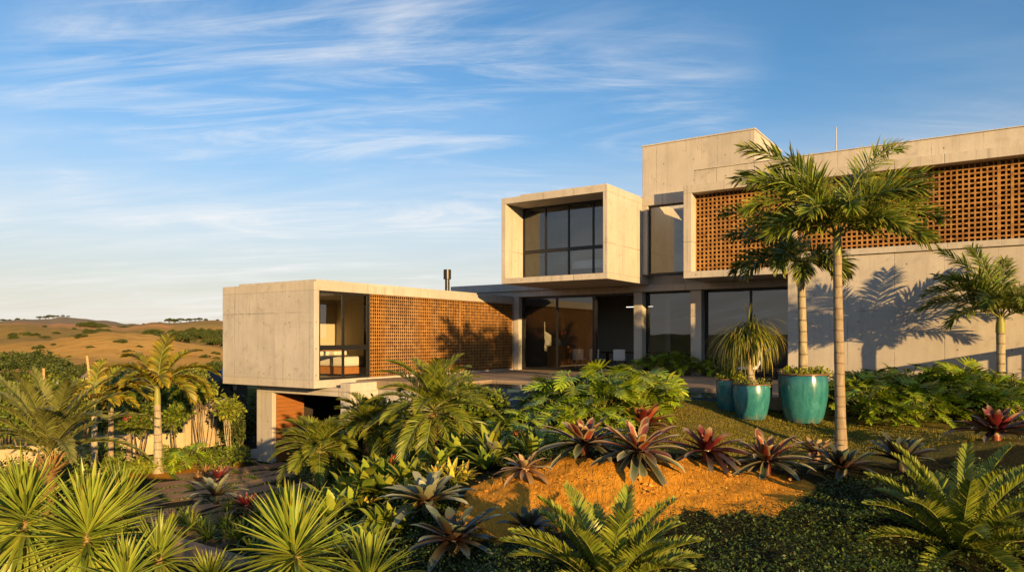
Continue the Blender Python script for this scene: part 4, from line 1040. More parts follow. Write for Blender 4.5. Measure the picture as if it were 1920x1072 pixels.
# ponytail palm
r = np.random.default_rng(41)
base = P_small + np.array([0.0, 0, 0.74 * 0.93]); t = thing('ponytail_palm', 'ponytail palm with a swollen base and weeping strap leaves in the small front pot', 'palm', tuple(base))
MB().tube([(0.0, 0, -0.03), (0, 0, 0.05), (-0.01, 0, 0.13), (-0.02, 0, 0.28), (-0.05, 0, 0.6), (-0.06, 0, 1.05)], [0.15, 0.14, 0.09, 0.06, 0.048, 0.04], 14).build('trunk', M['palegrey'], t, True)
mb = MB(); n = 330
for (cx_, cz_, nn, LL) in ((-0.06, 1.02, 300, 1.02), (-0.26, 1.0, 220, 0.92), (0.04, 1.18, 180, 1.0)):
    az = r.uniform(0, 6.28, nn); e0 = np.radians(r.uniform(10, 88, nn)); L = LL * r.uniform(0.65, 1.1, nn); k = 9; tt = np.linspace(0, 1, k)
    bd = np.radians(r.uniform(110, 165, nn)); e = np.maximum(e0[:, None] - bd[:, None] * tt[None] ** 0.55, -1.54)
    T = np.stack([np.cos(e) * np.cos(az)[:, None], np.cos(e) * np.sin(az)[:, None], np.sin(e)], 2)
    P = np.concatenate([np.zeros((nn, 1, 3)), np.cumsum((T[:, 1:] + T[:, :-1]) / 2, 1)], 1) * (L / (k - 1))[:, None, None] + np.array([cx_, 0, cz_])
    S = np.stack([-np.sin(az), np.cos(az), 0 * az], 1)[:, None, :]
    mb.strips2(P, S * 0.0125 * np.array([0.8, 1, 1, 1, 0.95, 0.85, 0.7, 0.45, 0.1])[None, :, None])
az = r.uniform(0, 6.28, 16)
for a in az:
    e = R(88) - np.linspace(0, 0.9, 8) ** 2 * r.uniform(0.3, 1.2)
    T = np.stack([np.cos(e) * math.cos(a), np.cos(e) * math.sin(a), np.sin(e)], 1); P = np.cumsum(T, 0) * 0.58 / 8 + np.array([-0.06, 0, 1.15])
    mb.strips2(P[None], (np.array([-math.sin(a), math.cos(a), 0])[None] * np.linspace(0.008, 0.001, 8)[:, None])[None])
mb.build('crown', M['pony'], t)

# ------------------------------------------------------------------ philodendrons
def philo_mesh(seed, n, pet, bl):
    r = np.random.default_rng(seed); a, b_ = MB(), MB()
    for i in range(n):
        f = (i + 0.5) / n
        az = i * 2.39996 + r.normal(0, 0.2)
        e0 = R(86 - 66 * f + r.normal(0, 6))
        lobed_leaf(a, (r.normal(0, 0.05), r.normal(0, 0.05), 0.05 + 0.15 * (1 - f)), az, e0, pet * r.uniform(0.75, 1.15) * (0.85 + 0.15 * math.sin(f * 3)), bl * r.uniform(0.8, 1.15), r, None, 7, b_)
    return a.mesh('leaves'), b_.mesh('leaf_stalks', True)
PM = [philo_mesh(51, 40, 0.72, 0.44), philo_mesh(52, 38, 0.80, 0.40), philo_mesh(53, 44, 0.66, 0.43)]
def philo(label, loc, rz, s, k, group):
    t = thing('philodendron', label, 'plant', tuple(loc), rz, group); t.scale = (s,) * 3
    for nm, me, mt in (('leaves', PM[k][0], 'philo'), ('leaf_stalks', PM[k][1], 'petiole')):
        o = bpy.data.objects.new(nm, me); COL.objects.link(o); o.parent = t
        if not me.materials: me.materials.append(M[mt])
    return t
GP = 'split-leaf philodendrons beside the pool'
c_list = [(985, 13.0, 0.75), (1035, 13.8, 0.85), (960, 14.2, 0.7), (1080, 13.2, 0.85), (1085, 15.0, 1.1), (1130, 14.0, 1.0), (1140, 15.6, 1.15), (1180, 14.6, 1.0), (1205, 15.6, 1.0), (1050, 15.6, 1.0), (1110, 12.9, 0.7), (1215, 14.9, 0.8), (1010, 12.2, 0.6)]
for i, (px, Y, s) in enumerate(c_list):
    philo('split-leaf philodendron in the sunlit clump between the pool and the red bromeliads', on_ground(px, Y), i * 1.7, s, i % 3, GP)
GR = 'split-leaf philodendron hedge along the right wall'
i = 0
for px, Y, s in ((1600, 16.2, 0.95), (1625, 15.2, 0.85), (1645, 16.4, 1.0), (1680, 15.4, 0.95), (1700, 16.8, 1.1), (1735, 15.4, 0.9), (1765, 16.6, 1.1), (1785, 15.3, 0.9), (1820, 16.2, 1.0), (1840, 15.2, 0.85), (1905, 16.6, 1.0), (1885, 15.0, 0.8), (1950, 15.6, 0.9), (1720, 14.6, 0.7), (1660, 14.6, 0.65), (1800, 17.4, 1.15), (1610, 17.2, 0.9)):
    philo('split-leaf philodendron in the shaded hedge below the bare concrete wall', on_ground(px, Y), i * 2.1 + 0.4, s, i % 3, GR); i += 1
for px, v, s in ((1225, 25.0, 0.8), (1262, 24.9, 0.95), (1345, 24.9, 0.8), (1290, 25.0, 0.6)):
    tt_ = (px - 960) / F; Y = v / (HS * tt_ + HC); x = tt_ * Y
    philo('dark philodendron standing against the shaded glass between the pillars', (x, Y, 0.0), px * 0.37, s, 1, 'plants along the glazing')
for px, Y, s in ((352, 22.5, 0.9), (330, 23.0, 0.8)):
    philo('split-leaf plant at the foot of the left garden shrubs', on_ground(px, Y), px, s, 0, 'split-leaf plants in the left garden')

# ------------------------------------------------------------------ bromeliads
strap = lambda t: np.where(t < 0.72, 0.72 + 0.28 * np.sin(np.pi * np.clip(t / 0.8, 0, 1)), np.sqrt(np.clip((1 - t) / 0.28, 0, 1)) * 0.98) + 0.001
sword = lambda t: np.where(t < 0.35, 0.55 + 0.45 * t / 0.35, 1 - ((t - 0.35) / 0.65) ** 1.7) + 0.004
GB = 'large bromeliads on the earth mound'
def bromeliad(label, loc, L, mat, seed, n=34, W=0.055, e_out=-8, tilt=(0, 0), group=None, bend=(0.1, 0.75), e_in=80, hgt=0.08):
    loc = np.asarray(loc, float).copy()
    if group == GB: loc[2] = min(loc[2], float(gz(loc[0], loc[1])) + 0.06)
    r = np.random.default_rng(seed); mb = MB()
    rosette(mb, (0, 0, hgt), n, L, W * 1.02, e_in, e_out, bend, strap, 0.22, 0.85, tilt, 0.14, r, 9, 0.42, 0.03)
    mb.tube([(0, 0, -0.1), (0, 0, hgt + 0.05)], [0.07, 0.06], 8)
    return tag(mb.build('bromeliad', M[mat], None, True, 0, tuple(loc)), label, 'bromeliad', group)
GB = 'large bromeliads on the earth mound'
bromeliad('large red centred bromeliad, front and middle of the mound, pale leaves hanging down', at(1198, 862, 9.9) , 0.72, 'brom', 61, 40, 0.062, -40, (0.12, 0), GB, (0.15, 0.8), hgt=0.14)
bromeliad('large dark red bromeliad left of the middle one, white edged leaves', at(1096, 842, 10.4), 0.66, 'brom', 62, 36, 0.058, -12, (0.05, 0), GB, hgt=0.12)
bromeliad('orange red bromeliad farthest back, behind the two big mound bromeliads', on_ground(1205, 13.3), 0.70, 'bromrust', 63, 36, 0.06, -5, (0, 0), GB, hgt=0.1)
bromeliad('dark red bromeliad right of the middle of the mound', at(1325, 850, 10.4), 0.58, 'bromwine', 64, 32, 0.052, -20, (0.05, 0), GB, hgt=0.1)
bromeliad('red hearted bromeliad with white striped leaves at the right end of the bare earth', at(1437, 868, 10.2), 0.68, 'brom', 65, 36, 0.055, -22, (0.08, 0), GB, hgt=0.1)
bromeliad('pale tan bromeliad with narrow leaves at the left crest of the mound', at(985, 866, 9.9), 0.42, 'brompale', 66, 26, 0.036, -35, (0.1, 0), GB, hgt=0.08)
bromeliad('silver green bromeliad at the left foot of the mound', at(800, 958, 9.6), 0.58, 'bromgreen', 67, 34, 0.06, -2, (0.05, 0), GB, hgt=0.12)
bromeliad('blue green bromeliad in the shade below the silver one', at(850, 1030, 8.2), 0.56, 'bromdark', 68, 30, 0.055, 0, (0.05, 0), GB, hgt=0.1)
bromeliad('dark wine red bromeliad at the right edge below the palm', at(1868, 825, 11.4), 0.66, 'bromwine', 69, 34, 0.06, 0, (0, 0), GB, hgt=0.12)
bromeliad('small bromeliad with yellow green leaves left of the tall palm base', at(1530, 858, 11.2), 0.42, 'brompale', 70, 24, 0.045, 0, (0, 0), GB)
bromeliad('nearly black bromeliad at the foot of the tall palm', at(1580, 890, 10.2), 0.55, 'bromdark', 71, 30, 0.05, 0, (0, 0), GB)
bromeliad('dark bromeliad with white tipped leaves behind the right cycad', at(1690, 862, 10.3), 0.6, 'bromdark', 72, 30, 0.055, 10, (0, 0), GB)
bromeliad('small dark purple bromeliad behind the front cycad', at(990, 1000, 8.3), 0.34, 'bromdark', 73, 22, 0.05, 5, (0, 0), GB)
GC = 'small bromeliads in the left bed'
bromeliad('bronze and green bromeliad on the curved bed by the driveway', on_ground(405, 16.4) + (0, 0, 0.45), 0.62, 'bromgreen', 74, 30, 0.06, 5, (0, 0), GC)
bromeliad('pink purple bromeliad on the curved bed, right of the bronze one', on_ground(462, 15.6) + (0, 0, 0.35), 0.45, 'bromwine', 75, 34, 0.03, 0, (0, 0), GC)
bromeliad('small mauve bromeliad above the bronze one', on_ground(410, 17.4) + (0, 0, 0.6), 0.4, 'bromwine', 76, 26, 0.035, 10, (0, 0), GC)

# ------------------------------------------------------------------ yuccas
def yucca(label, loc, crown, L, n, seed, W=0.022, e_out=-55, group='spiky yuccas in the foreground', rise=0.25, extra=()):
    r = np.random.default_rng(seed)
    loc = np.asarray(loc, float); top = np.asarray(crown) - loc
    t = thing('yucca', label, 'yucca', tuple(loc), 0, group)
    MB().tube(bent((0, 0, 0), top + (0, 0, rise), 8, (0.02, 0.02)), np.linspace(0.065, 0.03, 8), 10).build('stem', M['yuccastem'], t, True)
    mb = MB()
    for c, l, m_ in [(top, L, n)] + [(np.asarray(e[0]) - loc, e[1], e[2]) for e in extra]:
        rosette(mb, c, m_, l, W * 0.95, 88, e_out, (0.0, 0.42), sword, 0.35, 1.1, (r.normal(0, 0.1), r.normal(0, 0.1)), 0.15, r, 7, 0.8, 0.03, 1.7, rise)
    mb.build('leaves', M['yucca'], t)
    return t
yucca('tall yucca second from the left, its dense rosette hanging down the stem', (at(160, 1072, 6.4)[0], 6.4, -2.1), at(161, 1062, 6.4), 0.54, 240, 81, 0.020, -72, rise=0.46)
yucca('tall yucca cut by the left edge of the frame', (at(42, 1072, 6.6)[0], 6.6, -2.1), at(47, 1030, 6.6), 0.52, 220, 82, 0.020, -72, rise=0.48)
yucca('yucca head rising behind the two tall left yuccas', (at(222, 1072, 7.4)[0], 7.4, -2.1), at(222, 985, 7.4), 0.52, 120, 83, 0.019, -45, rise=0.25)
yucca('small yucca in front at the foot of the tall pair', (at(296, 1072, 6.2)[0], 6.2, -1.9), at(297, 1062, 6.2), 0.37, 90, 84, 0.015, -45, rise=0.14)
yucca('broad yucca fan in the lower middle left, right of the curb', (at(556, 1072, 6.3)[0], 6.3, -1.7), at(557, 1066, 6.3), 0.58, 150, 85, 0.020, -45, rise=0.26)
yucca('low yucca at the bottom edge right of the broad fan', (at(690, 1072, 6.2)[0], 6.2, -1.6), at(690, 1092, 6.2), 0.46, 64, 86, 0.017, 5, rise=0.06)
yucca('low yucca at the bottom edge left of the broad fan', (at(225, 1072, 5.6)[0], 5.6, -1.7), at(232, 1098, 5.6), 0.36, 60, 87, 0.018, -10, rise=0.1)
yucca('dark sword leaved clump below the curb', (at(385, 1072, 7.2)[0], 7.2, -1.9), at(395, 1095, 7.2), 0.36, 60, 88, 0.016, 10, rise=0.05)

# ------------------------------------------------------------------ cycads
def cycad(label, loc, n, L, seed, e_in=82, e_out=-8, ll=0.195):
    r = np.random.default_rng(seed); t = thing('cycad', label, 'cycad', tuple(loc), 0, 'feathery cycads in the foreground')
    MB().lathe([(0.0, -0.1), (0.13, -0.1), (0.15, 0.05), (0.10, 0.2), (0.0, 0.24)], 14).build('trunk', M['datebark'], t, True)
    mb, st = MB(), MB()
    for i in range(n):
        f = (i + 0.5) / n
        frond(mb, (0.06 * math.cos(i * 2.4), 0.06 * math.sin(i * 2.4), 0.16), i * 2.39996 + r.normal(0, 0.12), R(e_in + (e_out - e_in) * f) + r.normal(0, 0.05), R(38 + 25 * f), L * r.uniform(0.88, 1.08), 84, ll, 0.0095, (70, 38), 0.15, 0.55, 0.04, 0.10, 0.009, 1.3, r, r.normal(0, 0.15), 0.25, st)
    mb.build('leaves', M['cycad'], t); st.build('leaf_stalks', M['petiole'], t, True)
    return t
cycad('large cycad with arching feathery leaves in the lower right corner', at(1800, 1062, 8.0), 44, 1.26, 91)
cycad('wide cycad at the bottom edge below the orange mound', at(1140, 1142, 6.9), 42, 1.06, 92)

# ------------------------------------------------------------------ broad leaved and bushy plants of the slope
oval = lambda t: np.sin(np.pi * np.clip(0.06 + 0.94 * t, 0, 1)) ** 0.8 + 0.003
def leafy(name, label, loc, n, L, W, mat, seed, e_in=85, e_out=10, bend=(0.3, 1.0), prof=oval, group=None, heads=1, spread=0.25, cat='plant'):
    r = np.random.default_rng(seed); mb = MB()
    for h in range(heads):
        o = np.array([0, 0, 0.03]) if h == 0 else np.array([r.normal(0, spread), r.normal(0, spread), r.uniform(0, 0.1)])
        rosette(mb, o, n, L * r.uniform(0.8, 1.1), W, e_in, e_out, bend, prof, 0.15, 0.9, (r.normal(0, 0.1), r.normal(0, 0.1)), 0.15, r, 7, 0.7, 0.03)
    return tag(mb.build(name, M[mat], None, True, 0, tuple(loc)), label, cat, group)
GL = 'broad leaved plants on the slope'
k = 0
for px, Y, n, L, W, h in ((655, 11.8, 16, 0.60, 0.07, 3), (700, 12.4, 16, 0.65, 0.075, 3), (745, 12.0, 15, 0.55, 0.07, 3), (720, 11.0, 16, 0.55, 0.07, 3), (665, 10.6, 16, 0.5, 0.065, 3), (620, 11.4, 14, 0.5, 0.06, 3), (780, 11.3, 14, 0.45, 0.06, 3),
                          (880, 13.4, 16, 0.6, 0.06, 3), (925, 12.2, 16, 0.6, 0.06, 3), (970, 11.6, 16, 0.55, 0.055, 3), (905, 11.2, 14, 0.45, 0.05, 3), (1020, 11.4, 14, 0.5, 0.05, 2), (590, 12.6, 14, 0.55, 0.05, 3), (640, 13.2, 15, 0.6, 0.055, 3), (760, 13.5, 15, 0.6, 0.06, 3),(560, 13.6, 14, 0.5, 0.04, 3), (540, 15.0, 14, 0.5, 0.035, 3), (615, 9.6, 14, 0.45, 0.05, 3), (735, 9.4, 14, 0.40, 0.05, 3), (690, 9.0, 14, 0.4, 0.05, 3)):
    leafy('broad_leaf_plant', 'glossy broad leaved green plant among the slope planting left of the mound', on_ground(px, Y), n, L, W * 1.1, 'broad' if k % 3 else 'bushlight', 100 + k, 85, 28, (0.15, 0.9), oval, GL, h, 0.28); k += 1
leafy('croton', 'bright yellow green variegated plant nearest the left tip of the mound', on_ground(848, 10.6), 24, 0.34, 0.032, 'yellow', 131, 85, 0, (0.1, 0.8), oval, None, 4, 0.16)
leafy('croton', 'yellow broad leaved plant left of the variegated one beside the mound', on_ground(776, 10.5), 16, 0.40, 0.05, 'yellow', 132, 85, 10, (0.1, 0.8), oval, None, 2, 0.12)
leafy('croton', 'yellow leaved plant right of the broad yucca fan', on_ground(640, 10.6), 16, 0.40, 0.045, 'yellow', 133, 85, 10, (0.1, 0.8), oval, None, 2, 0.15)
leafy('bromeliad', 'orange tinged bromeliad under the philodendrons, above the pale mound bromeliad', on_ground(1000, 12.0) + (0, 0, 0.1), 24, 0.45, 0.05, 'brom', 134, 80, 5, (0.2, 0.9), strap, None, 1, 0, 'bromeliad')
leafy('bromeliad', 'green and rust bromeliad right of the small date palm foot', on_ground(930, 11.4) + (0, 0, 0.1), 24, 0.45, 0.05, 'bromgreen', 135, 80, 5, (0.2, 0.9), strap, None, 1, 0, 'bromeliad')
# red flower spikes on the slope
def spike(label, loc, h):
    mb = MB(); r = np.random.default_rng(int(abs(loc[0]) * 100))
    mb.tube(bent((0, 0, 0), (0.03, 0, h * 0.6), 5), 0.008, 6)
    rosette(mb, (0.03, 0, h * 0.6), 12, h * 0.34, 0.018, 88, 70, (0, 0.2), oval, 0.3, 1, (0, 0), 0.1, r, 5, 0.8, 0.008, 1.5, h * 0.1)
    m = leafmat('orange_flower', [(0, (0.42, 0.09, 0.025)), (1, (0.50, 0.13, 0.03))], 0.2) if 'flower' not in M else M['flower']
    M['flower'] = m
    return tag(mb.build('flower_spike', m, None, True, 0, tuple(loc)), label, 'flower', None)
spike('orange red flower spike left of the pygmy palm trunk, in the broad leaves', on_ground(732, 11.6), 0.58)
spike('orange flower spike farther left in the broad leaves', on_ground(686, 12.6), 0.6)
spike('rust red flower spike under the philodendrons', on_ground(965, 12.0), 0.55)

# shrubs with stems (left garden and behind)
def shrub(name, label, base, crown_c, spreadv, ncl, nper, size, mat, seed, stems=3, group=None, cat='shrub', flat=0.9, clr=0.3, asp=0.5, srad=0.02, stemmat='wood', flowers=0, up=0.5):
    r = np.random.default_rng(seed); base = np.asarray(base, float); c = np.asarray(crown_c) - base
    t = thing(name, label, cat, tuple(base), 0, group)
    cs = []
    for i in range(ncl):
        d = nrm(r.normal(size=3)); cs.append(c + d * np.asarray(spreadv) * r.uniform(0.35, 1.0))
    cs = np.array(cs)
    sm = MB()
    for i in range(stems):
        tgt = cs[i % ncl]; b0 = np.array([r.normal(0, 0.05), r.normal(0, 0.05), -0.05])
        sm.tube(bent(b0, tgt, 7, (r.normal(0, 0.06), r.normal(0, 0.06))), np.linspace(srad, srad * 0.4, 7), 7, False)
    for i in range(ncl):
        j = cs[i % stems] * r.uniform(0.6, 0.8)
        sm.tube(bent(j, cs[i], 4), np.linspace(srad * 0.4, srad * 0.2, 4), 5, False)
    sm.build('stems', M[stemmat], t, True)
    mb = MB(); leafcloud(mb, cs, clr * r.uniform(0.7, 1.25, ncl), nper, size, r, flat, up, asp)
    mb.build('foliage', M[mat], t)
    if flowers:
        fb = MB(); leafcloud(fb, cs[:flowers] + np.array([0, -0.25, 0.05]), [0.12] * flowers, 26, 0.07, r, 1, 0.4, 0.9); fb.build('flowers', M['pink'], t)
    return t
GS = 'shrubs along the cream boundary wall'
shrub('small_tree', 'multi-stemmed small tree with thin pale stems close to the garage', on_ground(432, 24.0), at(432, 768, 24.0), (0.40, 0.4, 0.4), 18, 55, 0.15, 'bushlight', 141, 4, GS, 'tree', 0.8, 0.22, 0.45, 0.022, 'palegrey')
shrub('small_tree', 'small tree with dark stems in front of the highest part of the boundary wall', on_ground(385, 25.0), at(380, 735, 25.0), (0.6, 0.5, 0.3), 18, 50, 0.16, 'bushlight', 142, 4, GS, 'tree', 0.8, 0.24, 0.45, 0.022)
shrub('small_tree', 'rounded small tree with a dark trunk right of the pale trunked palm', on_ground(333, 24.5), at(333, 778, 24.5), (0.45, 0.4, 0.35), 16, 60, 0.15, 'bush', 143, 2, GS, 'tree', 0.9, 0.26, 0.5, 0.03)
shrub('small_tree', 'small tree with pink blossom left of the pale trunked palm', on_ground(262, 24.0), at(258, 778, 24.0), (0.55, 0.5, 0.42), 18, 60, 0.15, 'bush', 144, 3, GS, 'tree', 0.9, 0.28, 0.5, 0.03, 'wood', 1)
shrub('small_tree', 'tall thin tree just behind the boundary wall', on_ground(366, 26.5), at(366, 720, 26.5), (0.5, 0.4, 0.5), 16, 50, 0.15, 'bushlight', 145, 2, GS, 'tree', 0.9, 0.24, 0.45, 0.025)
for i, (px, Y, h, mt) in enumerate(((315, 22.2, 0.45, 'bush'), (418, 22.8, 0.6, 'bush'), (440, 23.6, 0.5, 'bush'), (215, 21.4, 0.5, 'bush'), (268, 21.8, 0.4, 'bushlight'), (150, 20.0, 0.7, 'bush'), (120, 21.5, 0.8, 'bush'), (40, 20.0, 0.8, 'bush'), (10, 18.5, 0.8, 'bush'), (190, 23.6, 0.7, 'bush'))):
    g = on_ground(px, Y)
    shrub('shrub', 'low green shrub in the planting strip before the boundary wall', g, g + (0, 0, h * 0.6), (h * 0.9, h * 0.7, h * 0.45), 14, 80, 0.11, mt, 150 + i, 3, 'low shrubs in front of the boundary wall', 'shrub', 0.9, h * 0.4)
for i, (px, Y, L) in enumerate(((420, 21.6, 0.42), (372, 20.9, 0.4), (385, 21.8, 0.5))):
    leafy('ornamental_grass', 'straw coloured grass tuft at the driveway edge', on_ground(px, Y), 60, L, 0.011, 'straw', 170 + i, 88, 20, (0.2, 1.2), sword, 'straw grass tufts by the driveway', 1, 0, 'grass tuft')
for i, (px, Y, py, w, mt) in enumerate(((15, 29, 748, 1.1, 'bush'), (70, 31, 740, 1.0, 'bushlight'), (125, 30, 752, 1.0, 'bush'), (160, 33, 742, 0.9, 'bushlight'), (235, 32, 745, 0.9, 'bush'), (262, 30, 760, 0.7, 'bushlight'), (312, 33, 738, 0.8, 'bush'), (345, 31, 742, 0.6, 'bush'), (195, 28, 775, 0.7, 'bush'), (40, 26, 790, 0.8, 'bush'), (-10, 27, 770, 1.0, 'bush'))):
    c = at(px, py, Y)
    shrub('leafy_tree', 'leafy tree standing beyond the cream boundary wall', c - (0, 0, 1.9), c, (w, w * 0.8, w * 0.75), 28, 80, 0.17, mt, 500 + i, 4, 'leafy trees beyond the boundary wall', 'tree', 0.9, w * 0.33, 0.5, 0.04)
g = on_ground(242, 24.5)
foxtail_palm('small yellowish palm between the thin palm and the pale trunked palm', 'palms of the left garden', [g, at(242, 790, 24.5), at(242, 760, 24.5)], None,
    [(20, 60, 90, 1.4), (80, 75, 50, 1.4), (160, 60, 90, 1.4), (200, 40, 90, 1.2), (330, 40, 90, 1.2), (120, 70, 60, 1.4), (270, 40, 100, 1.0)], 0.08, 0.07, 'goldpalm', 0.35, 'palmtrunk', 44, 0.36, 0.02, 0.2, 0.5, 0.4, 'palm_tree', 18)
# dark shrubs in the shade between the garden and the garage
for i, (px, Y, h) in enumerate(((455, 27.5, 1.3), (470, 28.5, 1.5), (440, 28.0, 1.1))):
    g = on_ground(px, Y)
    shrub('shrub', 'dark bushy shrub in the shade beneath the cantilevered wing', g, g + (0, 0, h * 0.6), (h * 0.5, h * 0.5, h * 0.55), 22, 90, 0.14, 'acacia', 180 + i, 3, 'dark shrubs beneath the wing', 'shrub', 1.0, h * 0.26)

for i, (px, Y, h) in enumerate(((650, 16.2, 1.3), (700, 16.0, 1.2), (740, 16.2, 1.3), (860, 16.0, 1.1), (610, 17.5, 1.2), (905, 15.4, 0.9))):
    g = on_ground(px, Y)
    shrub('shrub', 'dark leafy shrub below the terrace behind the pygmy date palm', g, g + (0, 0, h * 0.55), (h * 0.55, h * 0.4, h * 0.5), 24, 90, 0.13, 'bush', 400 + i, 3, 'dark shrubs below the terrace', 'shrub', 1.0, h * 0.26)

# ------------------------------------------------------------------ low curved curb and bed planting by the driveway
pts = [at(298, 968, 16.2), at(290, 985, 15.4), at(318, 1005, 14.5), at(380, 1024, 13.7), at(450, 1044, 13.0), at(520, 1066, 12.3)]
P = np.array(pts); s = np.linspace(0, 1, 24); src = np.linspace(0, 1, len(P))
P = np.stack([np.interp(s, src, P[:, i]) for i in range(3)], 1)
for _ in range(2): P[1:-1] = (P[:-2] + 2 * P[1:-1] + P[2:]) / 4
Tn = nrm(np.gradient(P, axis=0)); Sn = nrm(np.stack([-Tn[:, 1], Tn[:, 0], 0 * Tn[:, 0]], 1)) * 0.11
b = MB(); V = np.stack([P - Sn, P + Sn, P + Sn - (0, 0, 0.75), P - Sn - (0, 0, 0.75)], 1).reshape(-1, 3)
Q = []
for i in range(23):
    for j in range(4): Q.append((i * 4 + j, i * 4 + (j + 1) % 4, i * 4 + 4 + (j + 1) % 4, i * 4 + 4 + j))
b.add(V, Q)
M['earthwall'] = concrete('earth_coloured_render', (0.27, 0.19, 0.12), joints=False)
tag(b.build('low_wall', M['earthwall'], None, False, 0.015), 'low curved concrete wall holding the bed beside the driveway', 'wall')
for i, (px, Y, h) in enumerate(((380, 15.6, 0.25), (420, 15.0, 0.3), (455, 14.6, 0.3), (490, 14.2, 0.35), (520, 15.2, 0.4), (555, 14.4, 0.4), (350, 16.0, 0.2), (500, 13.2, 0.3), (440, 16.6, 0.25), (530, 16.6, 0.35), (575, 12.4, 0.4), (600, 13.4, 0.5))):
    g = on_ground(px, Y) + (0, 0, 0.08)
    leafy('bed_plant', 'low green tufted plant filling the curved bed', g, 26, h + 0.15, 0.022, 'bush' if i % 3 else 'bushlight', 190 + i, 85, 5, (0.2, 1.1), oval, 'tufted plants of the curved bed', 4, 0.22)

# ------------------------------------------------------------------ boundary wall and buildings beyond
t = thing('boundary_wall', 'cream rendered boundary wall stepping down behind the left garden', 'wall', tuple(at(420, 860, 28.0)))
org = np.asarray(t.location)
wp = [at(428, 745, 28.3), at(345, 775, 26.8), at(345, 810, 26.8), at(185, 818, 25.0), at(185, 832, 25.0), at(-120, 838, 22.0)]
for k in (0, 2, 4):
    a, c = wp[k].copy(), wp[k + 1].copy(); zt = max(a[2], c[2])
    d = nrm(np.array([c[0] - a[0], c[1] - a[1], 0])); n_ = np.array([-d[1], d[0], 0]) * 0.09
    V = [p + q for z in (-3.6, None) for p, q in ((a, n_), (a, -n_), (c, -n_), (c, n_)) for _ in (0,)]
    V = []
    for z in (-3.6, 'top'):
        for p, q in ((a, n_), (a, -n_), (c, -n_), (c, n_)):
            w = p + q; V.append((w[0] - org[0], w[1] - org[1], (p[2] if z == 'top' else z) - org[2]))
    b = MB(); b.add(V, [(0, 1, 2, 3), (4, 7, 6, 5), (0, 4, 5, 1), (1, 5, 6, 2), (2, 6, 7, 3), (3, 7, 4, 0)]); b.build('wall_section', M['cream'], t)
def shed(name, label, c, w, d, h, wallm, roofm, rise, rz=0, cat='building', win=True):
    t = thing(name, label, cat, tuple(c), rz)
    bx_obj('wall', [(-w / 2, w / 2, -d / 2, d / 2, -2.5, h)], wallm, t, 0)
    b = MB(); o_ = 0.25
    b.add([(-w/2-o_, -d/2-o_, h), (w/2+o_, -d/2-o_, h), (w/2+o_, d/2+o_, h), (-w/2-o_, d/2+o_, h), (-w/2-o_, 0, h+rise), (w/2+o_, 0, h+rise)], [(0, 1, 5, 4), (2, 3, 4, 5), (0, 3, 2, 1)], [(0, 4, 3), (1, 2, 5)])
    b.build('roof', roofm, t)
    if win: bx_obj('window', [(w * 0.28, w * 0.44, -d / 2 - 0.03, -d / 2 - 0.002, h * 0.3, h * 0.8)], 'metal', t, 0)
    return t
M['rooftile'] = simple('orange_roof_tile', (0.40, 0.15, 0.05), 0.8, 0.2, 0, 0.25, 1.5)
M['slate'] = simple('dark_slate_roof', (0.045, 0.043, 0.042), 0.9, 0.1, 0, 0.3, 2)
M['greyroof'] = simple('weathered_grey_roof', (0.24, 0.20, 0.15), 0.8, 0.2, 0, 0.25, 1)
M['whitewash'] = simple('whitewashed_wall', (0.72, 0.68, 0.60), 0.9, 0.1, 0, 0.06, 1)
M['blue'] = simple('blue_sheet', (0.10, 0.20, 0.42), 0.5, 0.3, 0, 0.15, 2)
shed('small_house', 'low white house with an orange tiled roof beyond the garden at the left edge', at(8, 722, 60), 5.2, 6, 0.85, 'whitewash', M['rooftile'], 0.35)
shed('shed', 'shed with a weathered grey brown roof seen over the palms', at(222, 716, 55), 3.2, 4, 0.5, 'greywall', M['greyroof'], 0.55, 0.2, 'shed', False)
shed('shed', 'dark slate roofed shed left of the cantilevered wing', at(398, 728, 42), 2.2, 4, 0.3, 'darkwall', M['slate'], 0.75, -0.15, 'shed', False)
t = thing('parked_trailer', 'blue covered trailer glimpsed under the cantilevered wing', 'trailer', tuple(at(466, 700, 38)))
bx_obj('cover', [(-1.0, 1.0, -1.2, 1.2, -0.25, 0.3)], 'blue', t, 0.08); bx_obj('chassis', [(-0.95, 0.95, -1.1, 1.1, -0.5, -0.26)], 'metal', t, 0.02)
for x in (-0.8, 0.8):
    mb = MB(); mb.tube([(x - 0.09, 0, -0.62), (x + 0.09, 0, -0.62)], 0.3, 20); mb.build('wheel', M['metal'], t, True)
def stake(label, p, z1px, Y, px1):
    b = MB(); e = at(px1, z1px, Y) - p; b.tube([(0, 0, -0.1), tuple(e)], [0.045, 0.04], 8)
    return tag(b.build('wooden_stake', M['straw'] if False else M['stakewood'], None, True, 0, tuple(p)), label, 'stake')
M['stakewood'] = simple('bare_timber', (0.42, 0.28, 0.13), 0.8, 0.2, 0, 0.2, 5)
stake('tall leaning timber stake sticking up above the left palms', at(175, 760, 24), 667, 24, 163)
stake('shorter upright timber stake at the far left above the palms', at(82, 770, 24), 690, 24, 82)

